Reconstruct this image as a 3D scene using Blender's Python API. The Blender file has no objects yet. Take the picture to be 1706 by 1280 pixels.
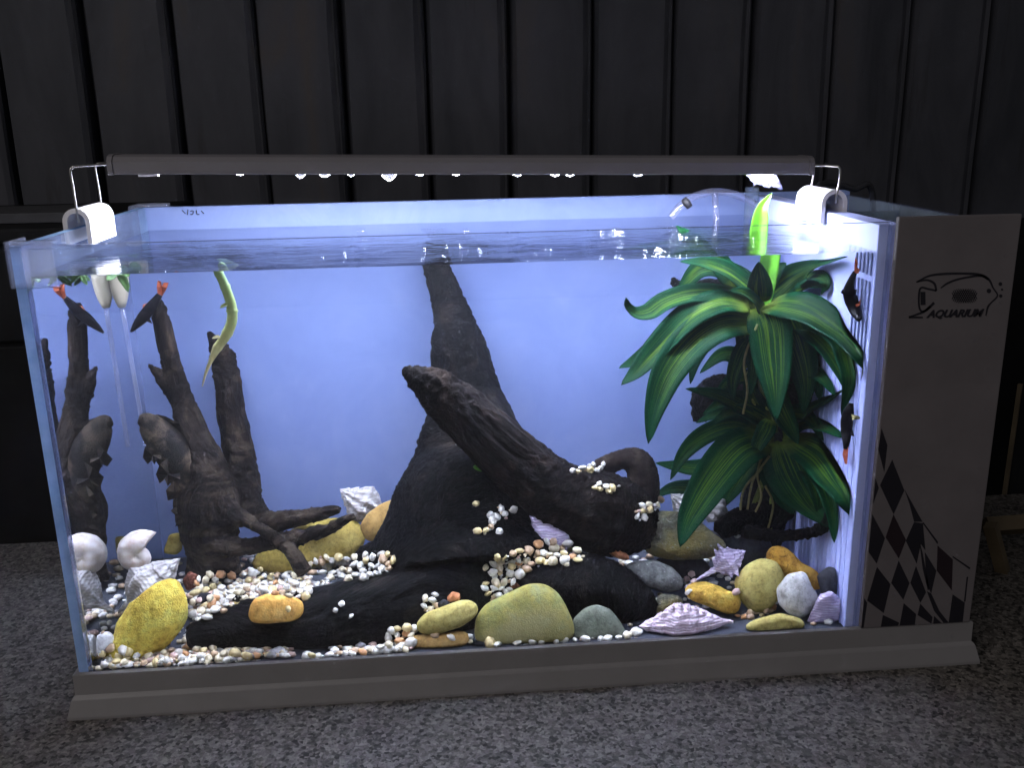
import bpy, bmesh, math, random
import numpy as np
from mathutils import Vector, Matrix, noise
from mathutils.bvhtree import BVHTree
random.seed(7); np.random.seed(7)
SC = bpy.context.scene
COL = SC.collection

# ------------------------------------------------------------------ camera
CAM = np.array([0.2441, -0.5579, 0.347]); YAW, PITCH, ROLL, FOC = 0.0747, -0.277, -0.0187, 1565.6
def cam_axes():
    cy, sy, cp, sp = math.cos(YAW), math.sin(YAW), math.cos(PITCH), math.sin(PITCH)
    f = np.array([sy*cp, cy*cp, sp]); r = np.array([cy, -sy, 0.0]); u = np.cross(r, f)
    c, s = math.cos(ROLL), math.sin(ROLL)
    return c*r + s*u, -s*r + c*u, f
RGT, UPV, FWD = cam_axes()
cd = bpy.data.cameras.new('camera'); cam = bpy.data.objects.new('camera', cd); COL.objects.link(cam)
cd.sensor_fit = 'HORIZONTAL'; cd.sensor_width = 36; cd.lens = FOC/1706*36; cd.clip_start = .02; cd.clip_end = 50
cam.matrix_world = Matrix(((RGT[0], UPV[0], -FWD[0], CAM[0]), (RGT[1], UPV[1], -FWD[1], CAM[1]), (RGT[2], UPV[2], -FWD[2], CAM[2]), (0, 0, 0, 1)))
SC.camera = cam

# ------------------------------------------------------------------ light and exposure
SC.view_settings.view_transform = 'Standard'; SC.view_settings.look = 'None'; SC.view_settings.exposure = 0; SC.view_settings.gamma = 1
w = bpy.data.worlds.new('World'); SC.world = w; w.use_nodes = True
w.node_tree.nodes['Background'].inputs[0].default_value = (.92, .94, 1, 1)
w.node_tree.nodes['Background'].inputs[1].default_value = .075
LED_STRENGTH = 170.0
ld = bpy.data.lights.new('room_lamp', 'AREA'); ld.size = 1.5; ld.energy = 13.5; ld.color = (1, .94, .90)
lo = bpy.data.objects.new('room_lamp', ld); COL.objects.link(lo); lo.location = (-.85, -1.35, 1.2)
lo.rotation_euler = (Vector((.2, 0, .0)) - lo.location).to_track_quat('-Z', 'Y').to_euler()
cy = SC.cycles
cy.max_bounces = 14; cy.transmission_bounces = 10; cy.transparent_max_bounces = 24; cy.glossy_bounces = 6; cy.diffuse_bounces = 5
cy.volume_bounces = 1; cy.caustics_reflective = True; cy.caustics_refractive = True; cy.sample_clamp_indirect = 120
cy.use_denoising = True

# ------------------------------------------------------------------ pixel of the photograph -> point in the place
TW, TH, TD, XP = .60, .281, .2485, .515     # tank width, height, depth, inner face of the filter wall
ZW, YF, XL = .2625, .0057, .0067            # water level, front and left faces of the water
def pray(x, y):
    d = FWD + RGT*(x-853)/FOC + UPV*(640-y)/FOC
    return d/np.linalg.norm(d)
def air(x, y, Y):
    d = pray(x, y); return CAM + d*(Y-CAM[1])/d[1]
def at0(x, y, Y):
    d = pray(x, y); p = CAM + d*(YF-CAM[1])/d[1]
    a = d/1.33; a[1] = math.sqrt(max(0, 1-a[0]**2-a[2]**2))
    return p + a*(Y-YF)/a[1]
def at(x, y, Y, xmax=XP-.004):
    p = at0(x, y, Y)
    while p[0] > xmax and Y > .012:
        Y -= .004; p = at0(x, y, Y)
    return p
def pxs(x, y, Y):                            # metres per pixel at that point
    return float(np.linalg.norm(at0(x+4, y, Y)-at0(x-4, y, Y)))/8

# ------------------------------------------------------------------ helpers
def tag(o, label, cat, group=None, kind=None):
    if label: o['label'] = label
    if cat: o['category'] = cat
    if group: o['group'] = group
    if kind: o['kind'] = kind
    return o
def empty(name, loc, label=None, cat=None, group=None):
    o = bpy.data.objects.new(name, None); COL.objects.link(o); o.location = loc; o.empty_display_size = .01
    return tag(o, label, cat, group)
def link(name, me, parent=None, loc=None):
    o = bpy.data.objects.new(name, me); COL.objects.link(o)
    if parent is not None:
        o.parent = parent; o.location = (0, 0, 0) if loc is None else loc
        if loc is None: o.matrix_parent_inverse = Matrix.Translation(-parent.location)
    elif loc is not None: o.location = loc
    return o
def mesh(name, V, F, mats, smooth=True, fm=None):
    me = bpy.data.meshes.new(name); me.from_pydata([tuple(map(float, v)) for v in V], [], [tuple(map(int, f)) for f in F])
    for m in (mats if isinstance(mats, (list, tuple)) else [mats]): me.materials.append(m)
    if smooth: me.polygons.foreach_set('use_smooth', [True]*len(me.polygons))
    if fm is not None: me.polygons.foreach_set('material_index', fm)
    me.update(); return me
def from_bm(bm, name, mats, smooth=False):
    me = bpy.data.meshes.new(name); bm.normal_update(); bm.to_mesh(me); bm.free()
    for m in (mats if isinstance(mats, (list, tuple)) else [mats]): me.materials.append(m)
    if smooth: me.polygons.foreach_set('use_smooth', [True]*len(me.polygons))
    return me
def box_bm(x0, x1, y0, y1, z0, z1, bev=0.0, seg=2, bm=None):
    bm2 = bmesh.new(); bmesh.ops.create_cube(bm2, size=1)
    for v in bm2.verts: v.co = ((x0+x1)/2+v.co.x*(x1-x0), (y0+y1)/2+v.co.y*(y1-y0), (z0+z1)/2+v.co.z*(z1-z0))
    if bev: bmesh.ops.bevel(bm2, geom=bm2.edges[:], offset=bev, segments=seg, affect='EDGES', profile=.5)
    if bm is None: return bm2
    t = bpy.data.meshes.new('t'); bm2.to_mesh(t); bm2.free(); bm.from_mesh(t); bpy.data.meshes.remove(t); return bm
def box(name, dims, mat, parent=None, bev=.0008, smooth=False):
    return link(name, from_bm(box_bm(*dims, bev=bev), name, mat, smooth), parent)
def frames(P):
    P = np.asarray(P, float); T = np.gradient(P, axis=0); T /= np.linalg.norm(T, axis=1)[:, None]+1e-12
    n = np.cross(T[0], [0, 0, 1.0]); n = n if np.linalg.norm(n) > .1 else np.cross(T[0], [1.0, 0, 0]); N = []
    for t in T:
        n = n - t*np.dot(n, t); n /= np.linalg.norm(n)+1e-12; N.append(n)
    N = np.array(N); return T, N, np.cross(T, N)
def resample(P, n, k=3):
    """smooth curve (Catmull-Rom) through rows of P, n samples"""
    P = np.asarray(P, float); m = len(P)
    if m == 2: return np.array([P[0]+(P[1]-P[0])*t for t in np.linspace(0, 1, n)])
    E = np.vstack([2*P[0]-P[1], P, 2*P[-1]-P[-2]]); out = []
    for s in np.linspace(0, m-1-1e-9, n):
        i = int(s); t = s-i; a, b, c, d = E[i:i+4]
        out.append(.5*((2*b)+(-a+c)*t+(2*a-5*b+4*c-d)*t*t+(-a+3*b-3*c+d)*t**3))
    return np.array(out)
def tube(P, R, sides=12, flat=1.0, caps=True, nvec=None):
    P = np.asarray(P, float); R = np.broadcast_to(np.asarray(R, float), (len(P),)); T, N, B = frames(P)
    if nvec is not None:
        N = np.array([np.asarray(nvec)-t*np.dot(nvec, t) for t in T]); N /= np.linalg.norm(N, axis=1)[:, None]; B = np.cross(T, N)
    V = []; F = []
    for i in range(len(P)):
        for j in range(sides):
            a = 2*math.pi*j/sides; V.append(P[i]+R[i]*(math.cos(a)*N[i]+flat*math.sin(a)*B[i]))
    for i in range(len(P)-1):
        for j in range(sides):
            a = i*sides+j; b = i*sides+(j+1) % sides; F.append((a, b, b+sides, a+sides))
    if caps:
        F.append(tuple(range(sides))[::-1]); F.append(tuple(range((len(P)-1)*sides, len(P)*sides)))
    return V, F
def merge(parts):
    V = []; F = []
    for v, f in parts:
        n = len(V); V += list(v); F += [tuple(i+n for i in q) for q in f]
    return V, F
def tubeobj(name, P, R, mat, parent=None, sides=10, n=None, **k):
    if n: P = resample(P, n); R = resample(np.c_[np.broadcast_to(R, (1,)) if np.isscalar(R) else np.asarray(R, float)], n)[:, 0] if not np.isscalar(R) else R
    V, F = tube(P, R, sides, **k); return link(name, mesh(name, V, F, mat), parent)
def inside(V):
    """keep points within the tank: floor, front glass, left glass, filter wall, back"""
    V[:, 2] = np.maximum(V[:, 2], .0012); V[:, 1] = np.clip(V[:, 1], YF+.0015, TD-.0065)
    V[:, 0] = np.clip(V[:, 0], XL+.0012, XP-.0015); return V
def fbm(p, sc, oc=3):
    return noise.fractal(Vector(p)*sc, 1.0, 2.0, oc)

# ------------------------------------------------------------------ materials
def mat(name):
    m = bpy.data.materials.new(name); m.use_nodes = True; nt = m.node_tree; nt.nodes.clear()
    out = nt.nodes.new('ShaderNodeOutputMaterial'); return m, nt, out
def N(nt, typ, inp=None, **kw):
    n = nt.nodes.new('ShaderNode'+typ)
    for k, v in kw.items(): setattr(n, k, v)
    for k, v in (inp or {}).items():
        s = n.inputs[k]
        if isinstance(v, bpy.types.NodeSocket): nt.links.new(v, s)
        else: s.default_value = v
    return n
def ramp(nt, fac, stops, interp='LINEAR'):
    r = nt.nodes.new('ShaderNodeValToRGB'); nt.links.new(fac, r.inputs[0]); e = r.color_ramp.elements; r.color_ramp.interpolation = interp
    while len(e) < len(stops): e.new(.5)
    for el, (p, c) in zip(e, stops): el.position = p; el.color = (*c, 1) if len(c) == 3 else c
    return r.outputs[0]
def mixc(nt, fac, a, b, bt='MIX'):
    n = nt.nodes.new('ShaderNodeMix'); n.data_type = 'RGBA'; n.blend_type = bt
    for s, v in ((n.inputs[0], fac), (n.inputs[6], a), (n.inputs[7], b)):
        if isinstance(v, bpy.types.NodeSocket): nt.links.new(v, s)
        else: s.default_value = v if not isinstance(v, tuple) else (*v[:3], 1)
    return n.outputs[2]
def coords(nt, scale=(1, 1, 1), attr=None, world=False):
    if attr: o = N(nt, 'Attribute', attribute_name=attr).outputs['Vector']
    elif world: o = N(nt, 'NewGeometry').outputs['Position']
    else: o = N(nt, 'TexCoord').outputs['Object']
    mp = N(nt, 'Mapping'); nt.links.new(o, mp.inputs[0]); mp.inputs['Scale'].default_value = scale
    return mp.outputs[0]
def noi(nt, vec, scale, detail=4, rough=.6, dist=0, out='Fac'):
    n = N(nt, 'TexNoise', {'Vector': vec, 'Scale': scale, 'Detail': detail, 'Roughness': rough, 'Distortion': dist}); return n.outputs[out]
def vor(nt, vec, scale, feature='F1', out='Distance'):
    n = N(nt, 'TexVoronoi', {'Vector': vec, 'Scale': scale}, feature=feature); return n.outputs[out]
def bump(nt, h, strength=.5, dist=.001, normal=None):
    n = N(nt, 'Bump', {'Strength': strength, 'Distance': dist, 'Height': h})
    if normal is not None: nt.links.new(normal, n.inputs['Normal'])
    return n.outputs[0]
def pbsdf(nt, out, col, rough=.6, spec=.3, normal=None, **kw):
    p = N(nt, 'BsdfPrincipled')
    for s, v in (('Base Color', col), ('Roughness', rough), ('Specular IOR Level', spec)):
        if isinstance(v, bpy.types.NodeSocket): nt.links.new(v, p.inputs[s])
        else: p.inputs[s].default_value = (*v[:3], 1) if isinstance(v, tuple) else v
    if normal is not None: nt.links.new(normal, p.inputs['Normal'])
    for k, v in kw.items(): p.inputs[k.replace('_', ' ')].default_value = v
    nt.links.new(p.outputs[0], out.inputs[0]); return p
def plain(name, col, rough=.5, spec=.4, var=.12, scale=60, bmp=.08):
    m, nt, out = mat(name); c = coords(nt); f = noi(nt, c, scale, 5)
    k = ramp(nt, f, [(.3, tuple(x*(1-var) for x in col)), (.7, tuple(min(1, x*(1+var)) for x in col))])
    pbsdf(nt, out, k, rough, spec, bump(nt, noi(nt, c, scale*6, 3), bmp, .0004)); return m
def schlick(nt, f0, power=5, normal=None):
    lw = N(nt, 'LayerWeight', {'Blend': .5})
    if normal is not None: nt.links.new(normal, lw.inputs['Normal'])
    p = N(nt, 'Math', {0: lw.outputs['Facing'], 1: float(power)}, operation='POWER')
    q = N(nt, 'Math', {0: p.outputs[0], 1: 1-f0, 2: f0}, operation='MULTIPLY_ADD'); return q.outputs[0]
def clear(name, tint=(1, 1, 1), f0=.04, power=5, rough=.0, film=None, filmcol=(.8, .85, 1), bumpn=None):
    """clear sheet: lets light straight through, reflects more at grazing angles; film = share of whitish deposit"""
    m, nt, out = mat(name); nrm = bumpn(nt) if bumpn else None
    tr = N(nt, 'BsdfTransparent', {'Color': (*tint, 1)}); gl = N(nt, 'BsdfGlossy', {'Roughness': rough, 'Color': (1, 1, 1, 1)})
    if nrm is not None: nt.links.new(nrm, gl.inputs['Normal'])
    mx = N(nt, 'MixShader', {0: schlick(nt, f0, power, nrm), 1: tr.outputs[0], 2: gl.outputs[0]}); last = mx.outputs[0]
    if film:
        df = N(nt, 'BsdfDiffuse', {'Color': (*filmcol, 1)}); tl = N(nt, 'BsdfTranslucent', {'Color': (*filmcol, 1)})
        dm = N(nt, 'MixShader', {0: .5, 1: df.outputs[0], 2: tl.outputs[0]})
        f = noi(nt, coords(nt), 45, 5)
        fm = N(nt, 'Math', {0: f, 1: film*2}, operation='MULTIPLY')
        last = N(nt, 'MixShader', {0: fm.outputs[0], 1: last, 2: dm.outputs[0]}).outputs[0]
    nt.links.new(last, out.inputs[0]); return m
def stone_mat(name, cols, scale=60, rough=.75, bmp=.6, bscale=260, speck=None, speckscale=500, dist=.0012, stain=None):
    m, nt, out = mat(name); c = coords(nt)
    f = noi(nt, c, scale, 7, .65, .3); k = ramp(nt, f, [(.28+.44*i/(len(cols)-1), q) for i, q in enumerate(cols)])
    fine = noi(nt, c, bscale, 6, .7)
    k = mixc(nt, .8, k, ramp(nt, fine, [(.3, (.35, .35, .35)), (.5, (.85, .85, .85)), (.72, (1, 1, 1))]), 'MULTIPLY')
    med = noi(nt, c, scale*2.6, 5, .7, .8); k = mixc(nt, .6, k, ramp(nt, med, [(.32, (.45, .43, .40)), (.5, (.95, .95, .95)), (.7, (1, 1, 1))]), 'MULTIPLY')
    if stain:
        s = ramp(nt, noi(nt, c, scale*.35, 4), [(.46, (0, 0, 0)), (.62, (1, 1, 1))]); k = mixc(nt, s, k, stain)
    if speck:
        s = ramp(nt, noi(nt, c, speckscale*.8, 4, .7, 1.0), [(.60, (0, 0, 0)), (.70, (.9, .9, .9))]); k = mixc(nt, s, k, speck)
    h = N(nt, 'Math', {0: fine, 1: noi(nt, c, bscale*3, 3)}, operation='ADD').outputs[0]
    pbsdf(nt, out, k, rough, .10, bump(nt, h, bmp, dist)); return m
def wood_mat(name, cols, grain=1.0, bands=False):
    m, nt, out = mat(name); g = coords(nt, attr='grain'); c = coords(nt, world=True)
    a = noi(nt, g, 420*grain, 6, .7, .4); b = noi(nt, c, 55, 5, .6, .4)
    k = ramp(nt, b, [(.3, cols[0]), (.55, cols[1]), (.72, cols[2])])
    k = mixc(nt, .75, k, ramp(nt, a, [(.3, (.25, .25, .27)), (.62, (1, 1, 1)), (.75, (1.0, .95, .9))]), 'MULTIPLY')
    if bands:
        bz = N(nt, 'SeparateXYZ', {0: coords(nt, (1, 1, 1), world=True)}).outputs[2]; wv = N(nt, 'TexWave', {'Vector': coords(nt, (.25, .25, 1), world=True), 'Scale': 17.0, 'Distortion': 16.0, 'Detail': 6.0, 'Detail Scale': 2.5}, wave_type='BANDS', bands_direction='Z').outputs['Fac']
        lo = ramp(nt, bz, [(.07, (1, 1, 1)), (.155, (0, 0, 0))]); wm = N(nt, 'Math', {0: ramp(nt, wv, [(.45, (0, 0, 0)), (.75, (1, 1, 1))]), 1: lo}, operation='MULTIPLY').outputs[0]
        pt = ramp(nt, noi(nt, c, 38, 4, .6), [(.42, (0, 0, 0)), (.62, (.75, .75, .75))]); k = mixc(nt, N(nt, 'Math', {0: wm, 1: pt}, operation='MULTIPLY').outputs[0], k, (.085, .064, .046))
    h = N(nt, 'Math', {0: a, 1: N(nt, 'Math', {0: noi(nt, c, 500, 4), 1: .4}, operation='MULTIPLY').outputs[0]}, operation='ADD').outputs[0]
    pbsdf(nt, out, k, .5, .06, bump(nt, h, 1.0, .0022)); return m

M = {}
M['granite'], nt, out = mat('granite')
c = coords(nt, world=True)
v1 = vor(nt, c, 430, out='Color'); sepv = N(nt, 'SeparateColor', {0: v1}).outputs[0]
big = noi(nt, c, 190, 7, .8, .9); k = ramp(nt, sepv, [(.0, (.020, .019, .018)), (.25, (.085, .077, .070)), (.6, (.14, .127, .116)), (1, (.21, .19, .176))])
k = mixc(nt, .75, k, ramp(nt, big, [(.40, (.14, .14, .145)), (.50, (.70, .70, .70)), (.66, (1.0, 1.0, 1.0))]), 'MULTIPLY')
blk = ramp(nt, noi(nt, c, 290, 5, .75, 1.5), [(.59, (0, 0, 0)), (.68, (1, 1, 1))]); k = mixc(nt, blk, k, (.010, .010, .011))
pbsdf(nt, out, k, .5, .2, bump(nt, big, .12, .0006))
M['wall'], nt, out = mat('painted_steel')
c = coords(nt, (1, 1, .25), world=True)
f = noi(nt, c, 14, 6, .6, .8); k = ramp(nt, f, [(.3, (.030, .032, .040)), (.6, (.052, .053, .064)), (.8, (.066, .056, .052))])
k = mixc(nt, ramp(nt, noi(nt, coords(nt, (1, 1, .1), world=True), 40, 5), [(.62, (0, 0, 0)), (.75, (.55, .55, .55))]), k, (.018, .016, .015))
pbsdf(nt, out, k, .6, .15, bump(nt, f, .3, .002))
M['white_plastic'] = plain('white_plastic', (.62, .60, .61), .42, .45, .05, 30, .05)
M['trim_plastic'] = plain('trim_plastic', (.185, .178, .184), .45, .4, .06, 25, .08)
M['panel_plastic'] = plain('panel_plastic', (.118, .106, .113), .5, .35, .12, 22, .08)
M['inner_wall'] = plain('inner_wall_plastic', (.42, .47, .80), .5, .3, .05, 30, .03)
M['slot_grey'] = plain('slot_grey', (.20, .23, .38), .6, .1)
M['black_ink'] = plain('black_ink', (.012, .011, .016), .5, .3, .1, 60, .02)
M['dark_red_ink'] = plain('dark_red_ink', (.016, .010, .014), .5, .3, .1, 60, .02)
M['backing'], nt, out = mat('backing_film')
c = coords(nt, world=True); f = noi(nt, c, 15, 7, .65, .5)
k = ramp(nt, f, [(.25, (.140, .190, .385)), (.5, (.164, .218, .42)), (.75, (.204, .255, .45))]); pbsdf(nt, out, k, .55, .25)
M['floor_panel'] = plain('floor_panel_glass', (.05, .055, .07), .5, .1, .15, 25, .03)
M['glass'] = clear('clear_glass', (.975, .985, .99), .035)
M['side_glass'] = clear('side_glass', (.9, .93, .96), .05, film=.10, filmcol=(.5, .6, .9))
M['filter_glass'] = clear('filter_glass', (.75, .82, .85), .06, film=.22, filmcol=(.55, .62, .72))
M['edge'], nt, out = mat('ground_glass_edge')
c = coords(nt, world=True); f = noi(nt, c, 60, 5)
k = ramp(nt, f, [(.3, (.22, .36, .56)), (.7, (.34, .48, .68))])
d1 = N(nt, 'BsdfDiffuse', {'Color': k}); d2 = N(nt, 'BsdfTranslucent', {'Color': k}); gl = N(nt, 'BsdfGlossy', {'Roughness': .25})
mx = N(nt, 'MixShader', {0: .55, 1: d1.outputs[0], 2: d2.outputs[0]}); mx2 = N(nt, 'MixShader', {0: .08, 1: mx.outputs[0], 2: gl.outputs[0]}); nt.links.new(mx2.outputs[0], out.inputs[0])
M['rim_edge'] = clear('rim_edge', (.55, .62, .8), .10, film=.18, filmcol=(.5, .55, .85))
M['clear_plastic'] = clear('clear_plastic', (.88, .9, .95), .07, rough=.08, film=.14, filmcol=(.7, .72, .85))
M['bubble'] = clear('bubble_film', (.96, .97, 1), .04, 3, rough=.22)
M['drop'] = clear('water_drop', (.9, .92, 1), .03, 3.0, rough=.12, film=.03, filmcol=(.9, .9, 1))
# water: real refraction at the upright faces, a rippled mirror-like sheet on top
M['water_side'], nt, out = mat('water_upright_face')
g = N(nt, 'BsdfGlass', {'IOR': 1.33, 'Roughness': 0.0, 'Color': (.97, .98, 1, 1)}); nt.links.new(g.outputs[0], out.inputs[0])
def ripple(nt):
    c = coords(nt, (1, 1.6, 1), world=True)
    h = N(nt, 'Math', {0: noi(nt, c, 34, 3, .5, .6), 1: noi(nt, c, 120, 2, .5)}, operation='MULTIPLY_ADD'); h.inputs[2].default_value = 0
    h2 = N(nt, 'Math', {0: noi(nt, c, 20, 5, .55, 1.6), 1: 1.0}, operation='MULTIPLY').outputs[0]
    return bump(nt, h2, .22, .005)
M['water_top'], nt, out = mat('water_surface')
nrm = ripple(nt); tr = N(nt, 'BsdfTransparent', {'Color': (.9, .91, .98, 1)}); rf = N(nt, 'BsdfRefraction', {'IOR': 1.33, 'Roughness': .02, 'Color': (.86, .88, .98, 1)}); nt.links.new(nrm, rf.inputs['Normal'])
gl = N(nt, 'BsdfGlossy', {'Roughness': .02}); nt.links.new(nrm, gl.inputs['Normal'])
mm = N(nt, 'MixShader', {0: .5, 1: tr.outputs[0], 2: rf.outputs[0]}); mx = N(nt, 'MixShader', {0: schlick(nt, .03, 3.5, nrm), 1: mm.outputs[0], 2: gl.outputs[0]}); nt.links.new(mx.outputs[0], out.inputs[0])
M['led'], nt, out = mat('led_strip')
e = N(nt, 'Emission', {'Color': (.80, .85, 1.0, 1), 'Strength': LED_STRENGTH}); nt.links.new(e.outputs[0], out.inputs[0])
M['lamp_metal'] = plain('lamp_metal', (.14, .132, .146), .5, .4, .05, 30, .03)
M['wire'], nt, out = mat('bent_wire'); pbsdf(nt, out, (.5, .48, .46), .3, .5, Metallic=1.0)
M['rubber'] = plain('black_rubber', (.02, .02, .025), .5, .4)
M['wood_black'] = wood_mat('soaked_wood', [(.003, .0028, .003), (.0068, .006, .006), (.026, .020, .016)])
M['wood_log'] = wood_mat('leaning_wood', [(.006, .005, .005), (.018, .0132, .0112), (.062, .042, .031)])
M['wood_hook'] = wood_mat('brown_root', [(.020, .015, .013), (.052, .038, .032), (.10, .075, .060)])
M['wood_left'] = wood_mat('branch_wood', [(.007, .0055, .0055), (.021, .0152, .0125), (.082, .056, .037)], 1, True)

print('materials done')
# ------------------------------------------------------------------ setting: granite top, steel wall
ZT = -.0258
tb = box_bm(-1.4, 1.9, -1.4, .278, ZT-.03, ZT, .003, 2)
o = link('granite_tabletop', from_bm(tb, 'granite_tabletop', M['granite'])); o['kind'] = 'structure'
wall = empty('steel_wall', (.4, .62, -.9), 'dark ribbed steel sheet wall with upright grooves behind the aquarium', 'wall')
PW = .0985
prof = [(-.001, .022), (.0, .022), (.008, .0), (PW-.012, .0), (PW-.006, .003), (PW-.0035, -.0025), (PW-.001, .0015), (PW+.0005, .0215)]
np_ = len(prof); wms = []
for q in range(5):
    V = []; F = []; zs = np.linspace(-.9, 1.3, 56)
    for z in zs:
        for k_, (x, y) in enumerate(prof): V.append((x+.0016*noise.noise((k_*.35, z*6, q*7.3)), y+.0022*noise.noise((k_*.2+9, z*5, q*3.1))+.0008*noise.noise((k_, z*25, q)), z))
    for i in range(len(zs)-1):
        for j in range(np_-1):
            a = i*np_+j; F.append((a, a+1, a+1+np_, a+np_))
    wms.append(mesh('panel', V, F, M['wall'], False))
for i in range(-14, 18):
    p = link('panel', wms[i % 5], wall); p.matrix_parent_inverse = Matrix.Identity(4)
    p.location = (.226+.012+i*PW-.4+random.uniform(-.003, .003), random.uniform(-.003, .003), .9)
bb = box_bm(-1.3, 2.1, .645, .66, -.9, 1.3)
p = link('backing_sheet', from_bm(bb, 'backing_sheet', M['wall']), wall)

# ------------------------------------------------------------------ tank
T = empty('glass_aquarium', (TW/2, TD/2, ZT), 'glass aquarium on a pale plinth with a printed filter panel at one end', 'aquarium')
box('back_panel', (.0, TW, TD-.006, TD, .0, TH), M['backing'], T, .0006)
box('floor_panel', (.001, TW-.001, .001, TD-.0065, -.006, .0), M['floor_panel'], T, 0)
def pane(name, dims, face_mat, edge_mat, edge_axis, parent=T):
    bm = box_bm(*dims); me = from_bm(bm, name, [face_mat, edge_mat])
    for p in me.polygons: p.material_index = 0 if abs(p.normal[edge_axis]) > .9 else 1
    return link(name, me, parent)
pane('front_pane', (.0062, TW-.0795, 0, .005, 0, TH), M['glass'], M['rim_edge'], 1)
pane('left_pane', (0, .006, 0, TD-.0065, 0, TH), M['side_glass'], M['edge'], 0)
box('filter_wall', (XP, XP+.0155, .006, TD-.007, .0, TH-.002), M['inner_wall'], T, .0008)
for i in range(5):
    for z0, z1 in ((TH-.034, TH-.020), (TH-.085, TH-.038)):
        x = XP-.0006; y0 = .012+i*.0075
        box('slot', (x-.0004, x+.0002, y0, y0+.0022, z0, z1), M['slot_grey'], T, 0)
for i in range(22):
    y0 = .012+i*.0105; box('rib', (XP-.0005, XP+.0004, y0+.004, y0+.0055, .0, .19), M['inner_wall'], T, 0)
# plinth: stepped moulding all round
V = []; F = []
rings = [(.0015, .0045), (.0032, .004), (.0034, -.0105), (.0048, -.0118), (.0055, -.0130), (.0085, -.0240), (.0085, ZT)]
for off, z in rings: V += [(-off, -off, z), (TW+off, -off, z), (TW+off, TD+off, z), (-off, TD+off, z)]
for i in range(len(rings)-1):
    for j in range(4):
        a = i*4+j; b = i*4+(j+1) % 4; F.append((b, a, a+4, b+4))
V += [(.0005, -.0003, .0045), (TW-.0005, -.0003, .0045), (TW-.0005, TD, .0045), (.0005, TD, .0045)]
n = len(rings)*4
for j in range(4): F.append((j, (j+1) % 4, n+(j+1) % 4, n+j))
link('plinth', mesh('plinth', V, F, M['trim_plastic'], False), T)
# filter panel with prints
XQ = TW-.0778
box('filter_panel', (XQ, TW, -.0042, .0, .0048, TH+.0035), M['panel_plastic'], T, .0007)
FP = T.children[-1]
FP['label'] = 'pale front panel printed with a fish emblem and black diamonds'
pane('panel_side', (TW-.005, TW, .0005, TD-.0065, 0, TH-.004), M['filter_glass'], M['rim_edge'], 0)
pane('divider', (XQ+.024, XQ+.028, .012, TD-.012, .02, TH-.006), M['filter_glass'], M['rim_edge'], 0)
pane('divider', (XP+.0165, TW-.007, .14, .144, .02, TH-.008), M['filter_glass'], M['rim_edge'], 1)
pane('divider', (XP+.0165, TW-.007, .07, .074, .02, TH-.010), M['filter_glass'], M['rim_edge'], 1)
box('filter_sponge', (XP+.018, TW-.0075, .012, TD-.012, .002, .20), plain('sponge', (.03, .035, .04), .9, .1, .3, 200, .8), T, .003)
def sub(name, V, F, m, parent=FP):
    o = bpy.data.objects.new(name, mesh(name, V, F, m, False)); COL.objects.link(o); o.parent = parent
    return o
def on_panel(pts, ox, oy, s, y=-.00445):
    out = []
    for cx, cyy in pts:
        p = air(ox+cx*s, oy+cyy*s, y); p[1] = y
        p[0] = min(max(p[0], XQ+.0004), TW-.0005); p[2] = max(p[2], .0055); out.append(p)
    return out
def prism(P, th=.0004):
    n = len(P); V = list(P)+[p+np.array([0, th, 0]) for p in P]
    F = [tuple(range(n)), tuple(range(2*n-1, n-1, -1))]+[(i, i+n, (i+1) % n+n, (i+1) % n) for i in range(n)]
    return V, F
S8 = 306/890
DI = [[(200,100),(228,180),(213,310),(180,200)], [(252,252),(310,400),(258,515),(193,375)], [(163,342),(186,388),(150,465)],
 [(147,515),(216,632),(176,755),(123,700)], [(258,518),(318,640),(283,730),(220,628)], [(358,555),(400,560),(412,690),(390,660),(370,755),(318,645)],
 [(312,397),(398,552),(358,552),(337,470)], [(178,772),(243,855),(210,995),(130,935)], [(283,742),(335,850),(305,930),(247,850)],
 [(367,768),(415,895),(388,945),(340,850)], [(410,700),(465,790),(440,900),(418,850)], [(472,668),(545,735),(540,885),(468,790)],
 [(545,905),(603,945),(592,1045),(525,1045)], [(98,925),(130,945),(112,1072),(85,1075)], [(207,1005),(285,1042),(278,1066),(196,1070)],
 [(308,948),(367,1000),(360,1060),(287,1062)], [(388,950),(447,1015),(440,1052),(375,1005)], [(420,890),(440,900),(480,985),(525,1045),(500,1050),(455,985)],
 [(455,1010),(490,1052),(450,1052)], [(398,558),(404,556),(474,650),(470,660)], [(543,724),(548,720),(630,775),(626,783)], [(613,820),(619,820),(606,940),(600,940)], [(384,650),(398,700),(432,880),(424,884),(400,780)]]
for i, poly in enumerate(DI):
    P = on_panel(poly, 1400, 680, S8)
    area = sum(P[k][0]*P[(k+1) % len(P)][2]-P[(k+1) % len(P)][0]*P[k][2] for k in range(len(P)))
    if area < 0: P = P[::-1]
    sub('diamond_print', *prism(P, .0003), M['dark_red_ink'] if i in (4, 11) else M['black_ink'])
S7 = 306/979
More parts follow.
